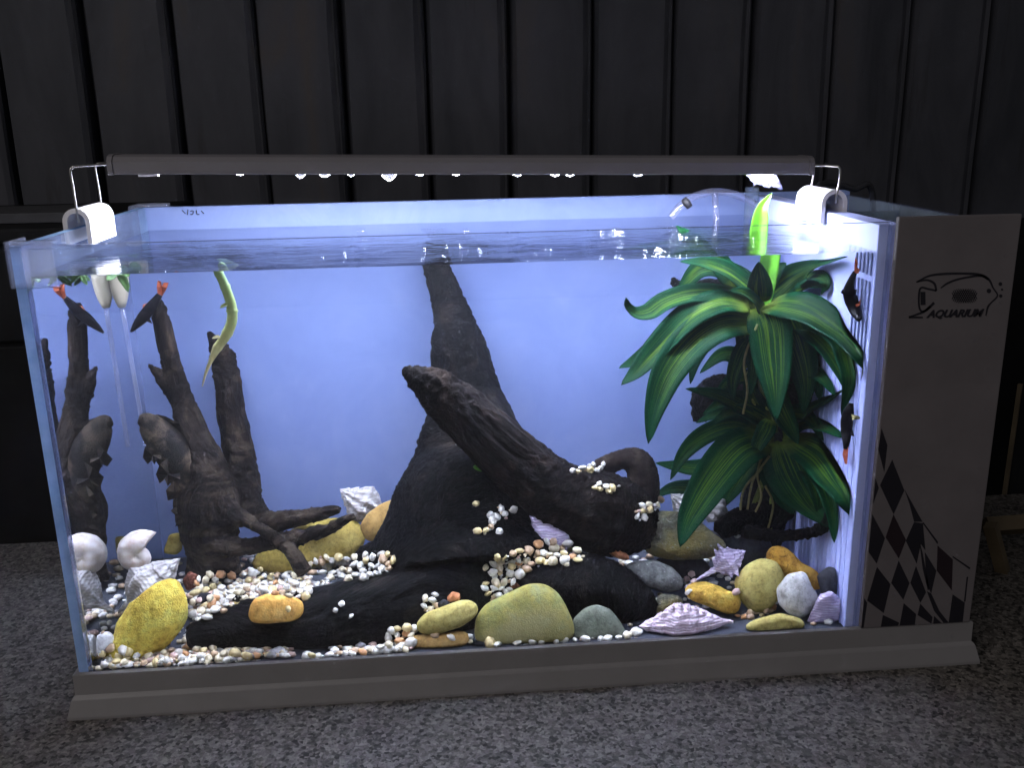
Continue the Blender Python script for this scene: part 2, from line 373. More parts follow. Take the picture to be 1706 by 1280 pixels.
def stroke(pts, w, n=18):
    Q = resample(np.array(pts, float), n); Tn = np.gradient(Q, axis=0); Tn /= np.linalg.norm(Tn, axis=1)[:, None]; W = np.broadcast_to(np.asarray(w, float), (1,)) if np.isscalar(w) else resample(np.c_[np.asarray(w, float)], n)[:, 0]
    W = np.broadcast_to(W, (n,)); L = [(q[0]-t[1]*a, q[1]+t[0]*a) for q, t, a in zip(Q, Tn, W)]; Rr = [(q[0]+t[1]*a, q[1]-t[0]*a) for q, t, a in zip(Q, Tn, W)]
    A = on_panel(L, 1400, 330, S7); B = on_panel(Rr, 1400, 330, S7); V = A+B; F = [(i, i+1, i+1+n, i+n) for i in range(n-1)]
    return V, F
parts = [stroke(*q) for q in [
 ([(405,448),(470,416),(540,405),(650,402),(740,408),(790,432),(815,480),(838,520),(805,557),(786,582),(776,628)], [3,5,6,6,7,6,4,4,4,5,3], 40),
 ([(405,448),(460,437),(500,455),(512,494)], [3,5,6,5]), ([(512,494),(470,485),(428,480),(418,540),(426,597),(455,600),(500,558)], [5,5,5,5,5,5,7], 28),
 ([(535,480),(570,455),(620,435),(680,422),(750,414),(790,435)], [3,5,5,5,6,5], 24), ([(480,578),(440,608),(365,635)], [7,6,3]), ([(365,635),(440,637)], [6,4], 4), ([(440,500),(441,570)], [13,13], 6)]]
for cx, cyy, r in ((792, 495, 12), (853, 458, 10), (862, 488, 6), (855, 522, 9)):
    P = on_panel([(cx+r*math.cos(a), cyy+r*math.sin(a)) for a in np.linspace(0, 2*math.pi, 13)[:-1]], 1400, 330, S7); parts.append((P, [tuple(range(12))]))
for k in range(-5, 6):
    for sg in (1, -1):
        x0 = 662+k*11.5; h = 38*math.sqrt(max(0, 1-(k/5.6)**2)); parts.append(stroke([(x0-h*.55*sg, 522-h), (x0+h*.55*sg, 522+h)], 2.4, 3))
V, F = merge(parts); sub('fish_emblem', V, F, M['black_ink'])
tc = bpy.data.curves.new('lettering', 'FONT'); tc.body = 'AQUARIUM'; tc.shear = .32; tc.offset = .03; tc.extrude = .008; tc.size = 1; tc.materials.append(M['black_ink']); tc.space_character = .98
to = bpy.data.objects.new('lettering', tc); COL.objects.link(to); bpy.context.view_layer.update()
lm = bpy.data.meshes.new_from_object(to.evaluated_get(bpy.context.evaluated_depsgraph_get())); dx = max(to.dimensions.x, .1); bpy.data.objects.remove(to); to = bpy.data.objects.new('lettering', lm); COL.objects.link(to)
a, b = on_panel([(462, 637), (765, 630)], 1400, 330, S7); ww = np.linalg.norm(b-a); sc = ww/dx
top = on_panel([(500, 597)], 1400, 330, S7)[0]
to.parent = FP; to.location = a; to.rotation_euler = (math.pi/2, -math.asin((b[2]-a[2])/ww), 0)
to.scale = (sc, (top[2]-a[2])/.70, .03)
# clear corner caps
def corner(x0, y0, sx, sy, name='corner_cap'):
    bm = bmesh.new(); t = .0022; L = .024
    def bx(a, b, c, d, e, f): box_bm(min(a, b), max(a, b), min(c, d), max(c, d), e, f, .0005, 1, bm)
    bx(x0-sx*t, x0+sx*L, y0-sy*t, y0-sy*.0002, TH-.024, TH+.003); bx(x0-sx*t, x0-sx*.0002, y0, y0+sy*L, TH-.024, TH+.0028)
    bx(x0, x0+sx*L, y0, y0+sy*L*.3, TH+.0004, TH+.0026)
    return link(name, from_bm(bm, name, M['clear_plastic']), T)
corner(0, 0, 1, 1); corner(0, TD, 1, -1)
# pencil marks on the back rim
parts = []
for pts in ([(303,350),(309,356)], [(313,349),(312,358)], [(317,352),(322,351),(321,357),(317,357)], [(327,350),(328,357),(332,357)], [(335,351),(340,356)]):
    Q = resample(np.array([air(x, y, TD-.0064) for x, y in pts]), 6); V, F = tube(Q, .00035, 4); parts.append((V, F))
V, F = merge(parts); link('pencil_mark', mesh('pencil_mark', V, F, M['black_ink']), T)

# ------------------------------------------------------------------ water
wx1, wy1 = XP+.001, TD-.0055
nx, ny = 2, 2
V = [(XL, YF, -.001), (wx1, YF, -.001), (wx1, wy1, -.001), (XL, wy1, -.001), (XL, YF, ZW), (wx1, YF, ZW), (wx1, wy1, ZW), (XL, wy1, ZW)]
F = [(0, 3, 2, 1), (0, 1, 5, 4), (1, 2, 6, 5), (2, 3, 7, 6), (3, 0, 4, 7), (4, 5, 6, 7)]
for _m in (M['water_side'], M['water_top']):
    _n = _m.node_tree; _o = [q for q in _n.nodes if q.type == 'OUTPUT_MATERIAL'][0]
    _v = N(_n, 'VolumeScatter', {'Color': (.86, .90, 1, 1), 'Density': .085, 'Anisotropy': .2}); _n.links.new(_v.outputs[0], _o.inputs['Volume'])
o = link('water', mesh('water', V, F, [M['water_side'], M['water_top']], False, [0, 0, 0, 0, 0, 1])); o['kind'] = 'structure'

# ------------------------------------------------------------------ lamp
LY = .11; LZ = .3155
L = empty('led_light', (.265, LY, TH), 'slim grey strip lamp on wire brackets lighting the tank', 'lamp')
x0, x1 = .0300, .5060; zl, zr = .3215, .3105
def bar_profile():
    return [(-.0145, -.0035), (-.0142, -.0058), (-.0135, -.0062), (-.0122, -.0060), (-.0118, -.0025), (.0118, -.0025), (.0122, -.0060), (.0135, -.0062), (.0142, -.0058), (.0145, -.0035), (.0145, .002), (.012, .005), (.008, .0062), (-.008, .0062), (-.012, .005), (-.0145, .002)]
def bar(xa, xb, s=1.0, steps=1):
    pr = bar_profile(); V = []; F = []; n = len(pr)
    for x in np.linspace(xa, xb, steps+1):
        zc = zl+(zr-zl)*(x-x0)/(x1-x0)
        for y, z in pr: V.append((x, LY+y*s, zc+z*s))
    for i in range(steps):
        for j in range(n):
            a = i*n+j; b = i*n+(j+1) % n; F.append((b, a, a+n, b+n))
    F.append(tuple(range(n))); F.append(tuple(range(steps*n, steps*n+n))[::-1]); return V, F
link('housing', mesh('housing', *bar(x0+.002, x1-.002), M['lamp_metal'], False), L)
link('end_cap', mesh('end_cap', *bar(x0-.0015, x0+.0018, 1.06), M['lamp_metal'], False), L)
link('end_cap', mesh('end_cap', *bar(x1-.0018, x1+.0015, 1.06), M['lamp_metal'], False), L)
zz = lambda x: zl+(zr-zl)*(x-x0)/(x1-x0)
xa, xb = x0+.018, x1-.018
V = [(xa, LY-.010, zz(xa)-.0036), (xb, LY-.010, zz(xb)-.0036), (xb, LY+.010, zz(xb)-.0036), (xa, LY+.010, zz(xa)-.0036)]
V += [(x, y, z+.0005) for x, y, z in V]
link('led_strip', mesh('led_strip', V, [(3, 2, 1, 0), (4, 5, 6, 7), (0, 1, 5, 4), (1, 2, 6, 5), (2, 3, 7, 6), (3, 0, 4, 7)], M['led'], False), L)
def clamp(xc, wid, flip):
    # upside-down U over a rim, run along the depth
    prof = []; R1 = wid/2; zt = TH+.0135-R1; zb = TH-.010; th = .003
    outer = [(-R1, zb)]+[(R1*math.cos(a), zt+R1*math.sin(a)) for a in np.linspace(math.pi, 0, 13)]+[(R1, zb)]
    ri = R1-th; inner = [(ri, zb)]+[(ri*math.cos(a), zt+ri*math.sin(a)) for a in np.linspace(0, math.pi, 13)]+[(-ri, zb)]
    prof = outer+inner; n = len(prof); V = []; F = []
    for y in (LY-.024, LY+.024): V += [(xc+x, y, z) for x, z in prof]
    for j in range(n): F.append((j, (j+1) % n, (j+1) % n+n, j+n))
    m = len(outer)
    for j in range(m-1):
        F.append((j+1, j, n-1-j, n-2-j)); F.append((n+j, n+j+1, 2*n-2-j, 2*n-1-j))
    me = mesh('clamp', V, F, M['white_plastic'], False); return link('clamp', me, L)
clamp(.0072, .0175, 1); clamp(XP+.0048, .0185, -1)
for dy in (-.0235, .0235):
    e = .35
    zc = zz(x0); tubeobj('bracket', resample(np.array([(x0+.004, LY+dy*.25, zc), (x0-.004, LY+dy*e, zc), (.0125, LY+dy*.95, zc-.0002), (.0090, LY+dy, zc-.0012), (.0080, LY+dy, zc-.004), (.0082, LY+dy, zc-.012), (.0085, LY+dy, TH+.010), (.0085, LY+dy*.97, TH+.004)]), 50), .00085, M['wire'], L, 8)
    zc = zz(x1); tubeobj('bracket', resample(np.array([(x1-.004, LY+dy*.25, zc), (x1+.003, LY+dy*e, zc), (XP+.004, LY+dy*.95, zc-.0002), (XP+.0065, LY+dy, zc-.0012), (XP+.0074, LY+dy, zc-.004), (XP+.0072, LY+dy, zc-.012), (XP+.0060, LY+dy, TH+.010), (XP+.0060, LY+dy*.97, TH+.004)]), 50), .00085, M['wire'], L, 8)
link('cable', mesh('cable', *tube(resample(np.array([(XP+.012, LY+.02, TH-.02), (XP+.016, LY+.04, TH+.006), (XP+.035, LY+.06, TH+.012), (XP+.06, LY+.07, TH+.006), (XP+.08, LY+.08, TH+.002), (XP+.10, LY+.10, TH-.08)]), 36), .0026, 10), M['rubber']), L)
for xe in (x0-.0017, x1+.0017):
    for dy in (-.008, .008): link('screw', mesh('screw', *tube(np.array([(xe-.0006, LY+dy, zz(xe)), (xe, LY+dy, zz(xe)), (xe+.0006, LY+dy, zz(xe))]), .0016, 8), M['wire']), L)
p = air(247, 288, LY-.010); box('diffuser_tab', (p[0]-.0065, p[0]+.0065, LY-.0112, LY-.0085, zz(p[0])-.0078, zz(p[0])-.004), M['white_plastic'], L, .0003)
# water drops on the lamp, one thing each
def lathe(prof, n=16):
    V = []; F = []
    for r, z in prof: V += [(r*math.cos(2*math.pi*j/n), r*math.sin(2*math.pi*j/n), z) for j in range(n)]
    for i in range(len(prof)-1):
        for j in range(n):
            a = i*n+j; b = i*n+(j+1) % n; F.append((a, b, b+n, a+n))
    return V, F
dm = mesh('water_drop', *lathe([(1.0, 0), (.9, -.25), (.65, -.55), (.35, -.85), (.12, -1.0), (.01, -1.03)]), M['drop'])
for px, s, h in ((501, 8, 5), (541, 10, 4), (585, 7, 3), (648, 13, 8), (700, 9, 2), (760, 9, 2), (862, 8, 3), (925, 9, 3), (950, 8, 3), (1063, 9, 3), (400, 8, 2)):
    x = air(px, 290, LY-.012)[0]; o = link('water_drop', dm, None, (x, LY-.0118, zz(x)-.0058)); k = .00042; o.scale = (s*k, s*k*.6, h*k*1.4)
    tag(o, 'small water drop hanging under the strip lamp' if px != 648 else 'largest water drop hanging under the strip lamp', 'water drop', 'water drops under the lamp')
# crumpled clear wrapper hanging at the lamp's end
P0 = [(1243, 292), (1250, 303), (1262, 308), (1280, 309), (1303, 314), (1296, 300), (1290, 288), (1268, 289)]
g = []; 
for i in range(9):
    t = i/8; 
    for j in range(7):
        s = j/6; A = np.array((1243, 289))*(1-t)+np.array((1292, 288))*t; B = np.array((1256, 307))*(1-t)+np.array((1304, 315))*t
        q = A*(1-s)+B*s; p = air(q[0], q[1], LY-.004+.010*s+.006*math.sin(i*2.1+j*1.3)); p[2] += .0012*math.sin(i*1.7-j*2.3); g.append(p)
F = [(i*7+j, i*7+j+1, i*7+j+8, i*7+j+7) for i in range(8) for j in range(6)]
wrapm = clear('wrapper_film', (.82, .82, .95), .12, 2.2, .12, film=.055, filmcol=(.75, .72, 1))
o = link('plastic_wrapper', mesh('plastic_wrapper', g, F, wrapm, False)); tag(o, 'crumpled clear plastic wrapper stuck under the end of the lamp', 'wrapper')
print('tank done')
#CONTENTS
# ------------------------------------------------------------------ driftwood
SOLID = []                                    # things the pebbles may lie on
def limb(nodes, sides=40, step=.0016, ridge=.07, lump=.07, seed=0, flat=1.0, grow=1.1):
    """nodes: (px, py, depth, radius px) -> tube with long ridges and lumps, plus its axis"""
    P = np.array([at(x, y, Y) for x, y, Y, r in nodes]); R = np.array([grow*r*pxs(x, y, Y) for x, y, Y, r in nodes])
    ln = np.sum(np.linalg.norm(np.diff(P, axis=0), axis=1)); n = max(6, int(ln/step)//2)
    Q = resample(np.c_[P, R], n); Tn, Nn, Bn = frames(Q[:, :3]); V = []; F = []
    for i in range(n):
        r = max(Q[i, 3], .0006)
        for j in range(sides):
            a = 2*math.pi*j/sides; d = math.cos(a)*Nn[i]+flat*math.sin(a)*Bn[i]
            k = 1+ridge*noise.noise((math.cos(a)*2.6+seed, math.sin(a)*2.6, i*step*14))+ridge*.5*noise.noise((math.cos(a)*6+seed, math.sin(a)*6, i*step*30))+lump*noise.noise((math.cos(a)*.9, math.sin(a)*.9+seed, i*step*38))
            V.append(Q[i, :3]+d*r*k)
    for i in range(n-1):
        for j in range(sides):
            a = i*sides+j; b = i*sides+(j+1) % sides; F.append((a, b, b+sides, a+sides))
    F.append(tuple(range(sides))[::-1]); F.append(tuple(range((n-1)*sides, n*sides)))
    return (V, F), Q[:, :3]
def wood(name, limbs, material, label, voxel=.0016, rough=.0012, lumps=.25):
    parts = []; ax = []; tg = []
    for k, l in enumerate(limbs):
        kw = {}
        if isinstance(l, dict): kw = {q: v for q, v in l.items() if q != 'n'}; l = l['n']
        (v, f), q = limb(l, seed=k*3.7+len(name), **kw); parts.append((v, f)); ax.append(q[::3]); t = np.gradient(q, axis=0); t /= np.linalg.norm(t, axis=1)[:, None]+1e-9; tg.append(t[::3])
    V, F = merge(parts); o = link(name, mesh(name, V, F, material))
    md = o.modifiers.new('r', 'REMESH'); md.mode = 'VOXEL'; md.voxel_size = voxel; ms = o.modifiers.new('s', 'SMOOTH'); ms.factor = .5; ms.iterations = 4
    dg = bpy.context.evaluated_depsgraph_get(); dg.update(); me = bpy.data.meshes.new_from_object(o.evaluated_get(dg)); o.modifiers.clear(); o.data = me; me.name = name
    n = len(me.vertices); X = np.empty(n*3); me.vertices.foreach_get('co', X); X = X.reshape(-1, 3); Nn = np.empty(n*3); me.vertices.foreach_get('normal', Nn); Nn = Nn.reshape(-1, 3)
    A = np.vstack(ax); Tt = np.vstack(tg); G = np.empty((n, 3))
    for i0 in range(0, n, 4000):
        d2 = ((X[i0:i0+4000, None, :]-A[None])**2).sum(2)+1e-6; wgt = d2**-3; wgt /= wgt.sum(1)[:, None]
        k = d2.argmin(1); sgn = np.sign((Tt[None]*Tt[k][:, None]).sum(2)); t = (wgt[..., None]*sgn[..., None]*Tt[None]).sum(1); t /= np.linalg.norm(t, axis=1)[:, None]+1e-9
        x = X[i0:i0+4000]; al = (x*t).sum(1); G[i0:i0+4000] = x-t*(al*.88)[:, None]
    for i in range(n):
        g = Vector(G[i]); h = .9*noise.noise(g*150)+.75*noise.noise(g*400)+lumps*(.5*noise.noise(Vector(X[i])*85)+.6*noise.noise(Vector(X[i])*240))
        h -= 1.2*max(0, noise.noise(g*95+Vector((3, 1, 7)))-.28)*3
        X[i] += Nn[i]*h*rough
    X = inside(X); me.vertices.foreach_set('co', X.ravel())
    at_ = me.attributes.new('grain', 'FLOAT_VECTOR', 'POINT'); at_.data.foreach_set('vector', G.ravel())
    me.materials.clear(); me.materials.append(material)
    me.polygons.foreach_set('use_smooth', [True]*len(me.polygons)); me.update()
    tag(o, label, 'driftwood'); SOLID.append(o); return o
wood('driftwood', [
    [(724,418,.222,21),(729,450,.218,22),(746,500,.213,26),(757,538,.207,33),(761,568,.205,41),(770,615,.205,46),(780,665,.20,52),(794,720,.19,60),(806,770,.18,70),(820,830,.17,74)],
    [(728,672,.15,8),(738,700,.15,30),(748,742,.15,52),(760,795,.14,88),(768,855,.13,116),(772,915,.12,150),(775,960,.11,160)],
    [(800,850,.125,50),(850,880,.12,55),(905,900,.12,46),(950,930,.11,36)],
    [(640,905,.13,10),(610,935,.12,22),(640,965,.10,34),(720,980,.095,60)],
    [(312,1064,.030,16),(340,1058,.034,28),(390,1048,.04,37),(450,1042,.042,48),(540,1038,.045,58),(640,1022,.055,70),(740,1000,.07,76),(830,990,.085,74),(905,975,.10,58)],
    [(830,985,.08,50),(905,980,.068,54),(960,982,.06,60),(1015,994,.056,56),(1060,1010,.054,36),(1085,1026,.054,16)],
    ], M['wood_black'], 'large black driftwood stump with a tall spike and a long low log')
wood('driftwood', [
    dict(n=[(671,616,.085,6),(684,622,.085,14),(700,632,.085,23),(720,645,.086,31),(746,667,.087,37),(780,697,.088,41),(832,745,.09,44),(885,792,.092,47),(935,828,.095,52),(985,850,.098,60),(1030,866,.10,60),(1060,886,.10,46),(1076,905,.10,26)], ridge=.10, lump=.05),
    ], M['wood_log'], 'dark driftwood log leaning across the stump with a rough root end', .0015, .0017, .45)
wood('driftwood', [
    [(980,806,.13,20),(1004,782,.132,18),(1034,766,.132,15),(1060,769,.13,21),(1071,795,.128,24),(1069,830,.125,26),(1055,866,.12,28)],
    ], M['wood_hook'], 'smooth brown hooked root curling up behind the rough root end', .0015, .0008)
wood('driftwood', [
    [(263,500,.195,7),(266,520,.195,13),(275,560,.195,14),(287,612,.195,15),(303,665,.195,18),(318,712,.192,23),(330,752,.19,32),(338,790,.188,42),(344,835,.186,52),(350,880,.186,44),(355,920,.186,38),(357,955,.186,42)],
    [(292,662,.195,12),(275,640,.193,10),(258,618,.19,6),(247,607,.188,2.5)],
    [(350,895,.18,26),(395,912,.165,15),(450,904,.15,12),(500,896,.14,13),(545,882,.13,10),(590,860,.12,5)],
    [(372,840,.18,20),(400,862,.165,13),(432,880,.15,10),(465,900,.14,10),(490,925,.13,12),(508,955,.125,14)],
    [(347,553,.215,3),(358,572,.215,12),(373,600,.215,19),(382,660,.215,20),(396,745,.213,23),(404,800,.21,26),(415,845,.205,24),(445,870,.20,19),(490,864,.19,14),(530,857,.18,11),(566,850,.175,6)],
    ], M['wood_left'], 'branching brown driftwood with two tall limbs and low side branches', .0014, .0015)
wood('driftwood', [
    [(1120,462,.22,4),(1135,478,.22,9),(1200,480,.21,14),(1290,492,.19,18),(1320,502,.19,20),(1345,510,.185,12)],
    [(1345,500,.19,20),(1355,560,.18,24),(1340,640,.175,30),(1310,720,.17,36),(1285,800,.165,40),(1270,870,.16,36),(1262,915,.15,34)],
    [(1172,648,.19,12),(1168,690,.19,16),(1190,660,.19,30),(1250,660,.185,30),(1310,650,.18,30)],
    [(1200,885,.10,14),(1230,868,.11,20),(1275,858,.12,22),(1320,850,.12,12)],
    [(1240,885,.09,12),(1290,893,.08,9),(1340,890,.07,9),(1375,876,.06,9),(1385,850,.06,7)],
    ], M['wood_black'], 'black driftwood behind the leafy plant with a curved root at its foot', .0017, .0016)
print('wood done')

# ------------------------------------------------------------------ stones
SM = dict(
 yellow=stone_mat('yellow_sandstone', [(0.546,0.325,0.0466),(0.86,0.67,0.113),(0.86,0.86,0.213)], 55, .85, .9, 300, (0.294,0.183,0.0399), 330),
 orange=stone_mat('orange_stone', [(0.647,0.274,0.063),(0.86,0.483,0.113),(0.86,0.58,0.202)], 40, .75, .35, 260),
 flat=stone_mat('flat_yellow_stone', [(0.252,0.189,0.0392),(0.454,0.34,0.0784),(0.605,0.479,0.146)], 45, .85, .5, 420, (0.202,0.151,0.056), 420),
 brown=stone_mat('brown_cobble', [(0.28,0.182,0.07),(0.504,0.308,0.098),(0.532,0.364,0.14)], 35, .7, .3, 240),
 olive=stone_mat('olive_cobble', [(0.346,0.279,0.0784),(0.505,0.426,0.134),(0.638,0.559,0.213)], 50, .75, .35, 420),
 green=stone_mat('green_boulder', [(.15,.19,.12),(.28,.29,.095),(.34,.30,.075),(.25,.29,.15),(.30,.31,.18)], 26, .7, .5, 420, (.13,.15,.09), 420, .0010, (.34,.30,.13)),
 grey=stone_mat('grey_green_cobble', [(0.109,0.13,0.0955),(0.168,0.187,0.139),(0.227,0.243,0.182)], 38, .7, .3, 380),
 speck=stone_mat('speckled_grey_stone', [(0.0588,0.0651,0.0637),(0.16,0.165,0.155),(0.319,0.33,0.309)], 70, .75, .6, 300, (0.336,0.347,0.328), 420),
 rock=stone_mat('rough_grey_rock', [(0.077,0.0779,0.0578),(0.189,0.189,0.139),(0.294,0.289,0.216)], 60, .85, 1.0, 260, (0.35,0.356,0.308), 300, .003, (0.252,0.208,0.077)),
 gold=stone_mat('rough_golden_stone', [(0.483,0.262,0.0448),(0.86,0.554,0.101),(0.86,0.739,0.19)], 75, .85, 1.0, 240, (0.354,0.169,0.0336), 300, .002),
 rust=stone_mat('rusty_stone', [(0.431,0.191,0.0336),(0.739,0.397,0.0672),(0.847,0.529,0.134)], 60, .85, .8, 240, (0.154,0.0735,0.0224), 260, .0016),
 white=stone_mat('white_stone', [(0.383,0.374,0.317),(0.561,0.552,0.528),(0.663,0.663,0.669)], 50, .75, .5, 260, (0.187,0.162,0.114), 160),
 dark=stone_mat('dark_stone', [(0.02,0.02,0.026),(0.045,0.045,0.055),(0.07,0.07,0.085)], 60, .65, .3, 260),
 lava=stone_mat('red_lava_stone', [(0.112,0.0392,0.0308),(0.28,0.105,0.07),(0.392,0.168,0.126)], 110, .95, 1.0, 420, (0.056,0.021,0.0168), 500, .002),
 quartz=stone_mat('milky_quartz', [(0.42,0.42,0.48),(0.56,0.56,0.62),(0.66,0.66,0.7)], 50, .35, .2, 200),
 milk=stone_mat('white_pebble_stone', [(0.68,0.68,0.66),(0.8,0.8,0.79),(0.86,0.86,0.85)], 50, .4, .15, 200),
 clay=stone_mat('clay_red_stone', [(0.364,0.126,0.056),(0.588,0.238,0.112),(0.7,0.336,0.182)], 70, .8, .5, 260),
)
def raycast_poly(P, n=72):
    P = np.array(P, float); c = P.mean(0)
    a2 = 0; cx = cyy = 0
    for i in range(len(P)):
        q, r = P[i], P[(i+1) % len(P)]; k = q[0]*r[1]-r[0]*q[1]; a2 += k; cx += (q[0]+r[0])*k; cyy += (q[1]+r[1])*k
    c = np.array([cx/(3*a2), cyy/(3*a2)]); rad = np.zeros(n)
    for i in range(n):
        d = np.array([math.cos(2*math.pi*i/n), math.sin(2*math.pi*i/n)]); best = 0
        for k in range(len(P)):
            p = P[k]-c; e = P[(k+1) % len(P)]-P[k]; den = d[0]*e[1]-d[1]*e[0]
            if abs(den) < 1e-9: continue
            t = (p[0]*e[1]-p[1]*e[0])/den; s = (p[0]*d[1]-p[1]*d[0])/den
            if t > 0 and -1e-6 <= s <= 1+1e-6: best = max(best, t)
        rad[i] = best
    k = np.array([1, 2, 3, 2, 1])/9; rr = np.array([sum(k[j]*rad[(i+j-2) % n] for j in range(5)) for i in range(n)])
    return c, rr*1.01
def stone(poly, Y, thick, m, label, amp=.06, asc=60, name='stone', cat='stone', sub=4, sq=.86, group=None, tilt=0.0, facet=0):
    """outline in the photograph -> rounded solid with real depth, origin at its centre"""
    c, rad = raycast_poly(poly); C3 = at(c[0], c[1], Y); k = pxs(c[0], c[1], Y); n = len(rad)
    bm = bmesh.new(); bmesh.ops.create_icosphere(bm, subdivisions=sub, radius=1); rm = float(rad.mean()); th = rm*k*thick
    rng = random.Random(int(c[0]*7+c[1])); off = Vector((rng.uniform(-9, 9), rng.uniform(-9, 9), rng.uniform(-9, 9)))
    fc = [(Vector((rng.gauss(0, 1), rng.gauss(0, 1), rng.gauss(0, 1))).normalized(), rng.uniform(.72, .92)) for _ in range(facet)]
    e1, e2, e3 = RGT, UPV, np.cross(UPV, RGT)
    X = []
    for v in bm.verts:
        d = v.co.copy()
        for fn, fd in fc:
            q = d.dot(fn)
            if q > fd: d -= fn*(q-fd)*.85
        ro = math.hypot(d.x, d.z); a = math.atan2(-d.z, d.x); f = (a/(2*math.pi) % 1)*n; i = int(f) % n; fr = f-int(f)
        r = rad[i]*(1-fr)+rad[(i+1) % n]*fr; q = ro**sq
        w = amp*(noise.fractal(d*1.6+off, 1, 2, 4)+.35*noise.noise(d*7+off))
        pl = (q*math.cos(a)*r*k, -q*math.sin(a)*r*k); dep = math.copysign(abs(d.y)**.9, d.y)*th*(1+w)
        p = C3+e1*pl[0]*(1+w*.5*(1-ro*.7))+e2*(pl[1])*(1+w*.5*(1-ro*.7))+e3*(-dep)+FWD*0+e3*(-tilt*pl[1]); X.append(p)
    X = inside(np.array(X)); ctr = X.mean(0)
    for v, p in zip(bm.verts, X): v.co = Vector(p-ctr)
    o = link(name, from_bm(bm, name, m, True), None, tuple(ctr)); tag(o, label, cat, group); SOLID.append(o); return o
def c2(*p): return [(x*.3671, 750+y*.3671) for x, y in p]
def c3(*p): return [(400+x/3.2, 780+y/3.2) for x, y in p]
def c4(*p): return [(800+x/3.2, 740+y/3.2) for x, y in p]
def c6(*p): return [(1000+x*.3516, 650+y*.3516) for x, y in p]
stone(c2((720,560),(800,555),(835,600),(868,660),(862,760),(800,850),(720,940),(640,1000),(560,1015),(480,995),(470,930),(520,850),(508,790),(570,700),(640,620)), .034, .62, SM['yellow'], 'big yellow sandstone leaning up beside the white spiral shell', .10, facet=5)
stone(c3((80,690),(150,665),(300,690),(340,720),(335,790),(290,822),(150,834),(60,827),(42,790),(55,730)), .020, .62, SM['orange'], 'flat orange stone lying on the low black log', .05, sq=.7, facet=3)
stone(c3((30,530),(60,480),(200,370),(330,295),(500,262),(640,280),(680,400),(600,480),(420,520),(300,570),(150,570)), .195, .42, SM['flat'], 'wide flat yellow stone lying behind the low driftwood branches', .06, sq=.8)
stone(c3((636,310),(680,240),(750,190),(830,160),(900,250),(860,350),(760,410),(670,385)), .17, .7, SM['brown'], 'round brown cobble against the side of the black stump', .03)
stone(c3((880,900),(1000,885),(1100,880),(1200,865),(1222,890),(1214,960),(1100,980),(930,975),(880,950)), .018, .62, SM['brown'], 'tan slab under the olive oval stone', .05, sq=.75)
stone(c3((936,830),(990,770),(1080,738),(1170,704),(1230,702),(1272,740),(1262,790),(1180,850),(1080,882),(990,893),(945,872)), .020, .7, SM['olive'], 'smooth olive oval stone lying on the tan slab', .03)
stone(c4((-25,930),(30,850),(150,790),(255,742),(340,743),(412,790),(462,880),(503,980),(495,1055),(420,1080),(250,1090),(80,1090),(-25,1065)), .022, .46, SM['green'], 'largest stone, smooth green and yellow boulder at the front glass', .04, sub=5)
stone(c4((497,930),(560,870),(620,853),(692,880),(752,960),(790,1042),(770,1066),(620,1076),(505,1074),(488,1000)), .020, .5, SM['grey'], 'grey green cobble beside the large green boulder', .03)
stone(c4((756,660),(820,624),(930,618),(1022,658),(1078,720),(1078,782),(990,792),(880,767),(798,722)), .07, .8, SM['speck'], 'dark grey speckled oval stone under the rough grey rock', .06)
stone(c4((848,420),(900,368),(1050,346),(1150,398),(1232,468),(1330,546),(1312,582),(1180,614),(1020,624),(945,612),(878,562),(846,500)), .095, .6, SM['rock'], 'big rough grey brown rock below the long drooping leaf', .16, sub=5, sq=.68, facet=10)
stone(c4((920,828),(970,798),(1062,808),(1085,850),(1060,900),(930,900)), .055, .8, SM['rock'], 'small dark mossy stone behind the pink spiny shell', .08)
stone(c4((1082,772),(1120,733),(1200,733),(1300,768),(1382,798),(1414,860),(1395,918),(1330,918),(1200,860),(1108,824)), .046, .8, SM['gold'], 'rough golden stone behind the pink spiny shell', .14, facet=5)
stone(c6((636,900),(690,830),(760,796),(832,813),(868,880),(852,980),(804,1042),(730,1064),(688,1024),(648,962)), .05, .75, SM['olive'], 'rounded olive stone standing between golden and white stones', .06)
stone(c6((782,780),(820,733),(882,748),(952,818),(1022,858),(1054,910),(1046,955),(960,950),(880,890),(800,822)), .07, .75, SM['rust'], 'rusty orange stone behind the white rounded stone', .10, facet=4)
stone(c6((836,940),(888,873),(960,858),(1002,908),(1034,960),(1014,1042),(960,1084),(888,1064),(848,1012)), .032, .75, SM['white'], 'white rounded stone with pits above the flat yellow stone', .09, facet=5)
stone(c6((686,1112),(760,1080),(850,1058),(942,1083),(974,1115),(944,1148),(800,1162),(700,1150)), .0125, .6, SM['olive'], 'flat yellow olive stone at the front glass under the white stone', .03, sq=.6)
stone(c6((1028,880),(1080,838),(1117,850),(1138,920),(1138,985),(1060,990)), .055, .7, SM['dark'], 'black stone between the white stone and the slotted filter wall', .04)
stone(c3((1208,970),(1260,920),(1322,924),(1344,960),(1305,982)), .016, 1, SM['dark'], 'small black stone at the foot of the green boulder', .03, sub=3)
stone(c2((386,900),(420,850),(490,817),(518,840),(514,892),(462,938),(398,948)), .022, .6, SM['milk'], 'large smooth white pebble beside the leaning yellow sandstone', .03)
stone(c2((875,692),(910,648),(962,648),(952,682),(890,712)), .085, .8, SM['dark'], 'dark round pebble in the white gravel heap', .03, sub=3)
stone(c2((1048,684),(1080,650),(1137,638),(1132,667),(1080,694)), .08, .8, SM['dark'], 'dark flat pebble above the orange stone', .03, sub=3)
stone(c2((828,590),(860,548),(902,568),(892,622),(850,644)), .10, .9, SM['lava'], 'red brown lava stone beside the tip of the yellow sandstone', .25)
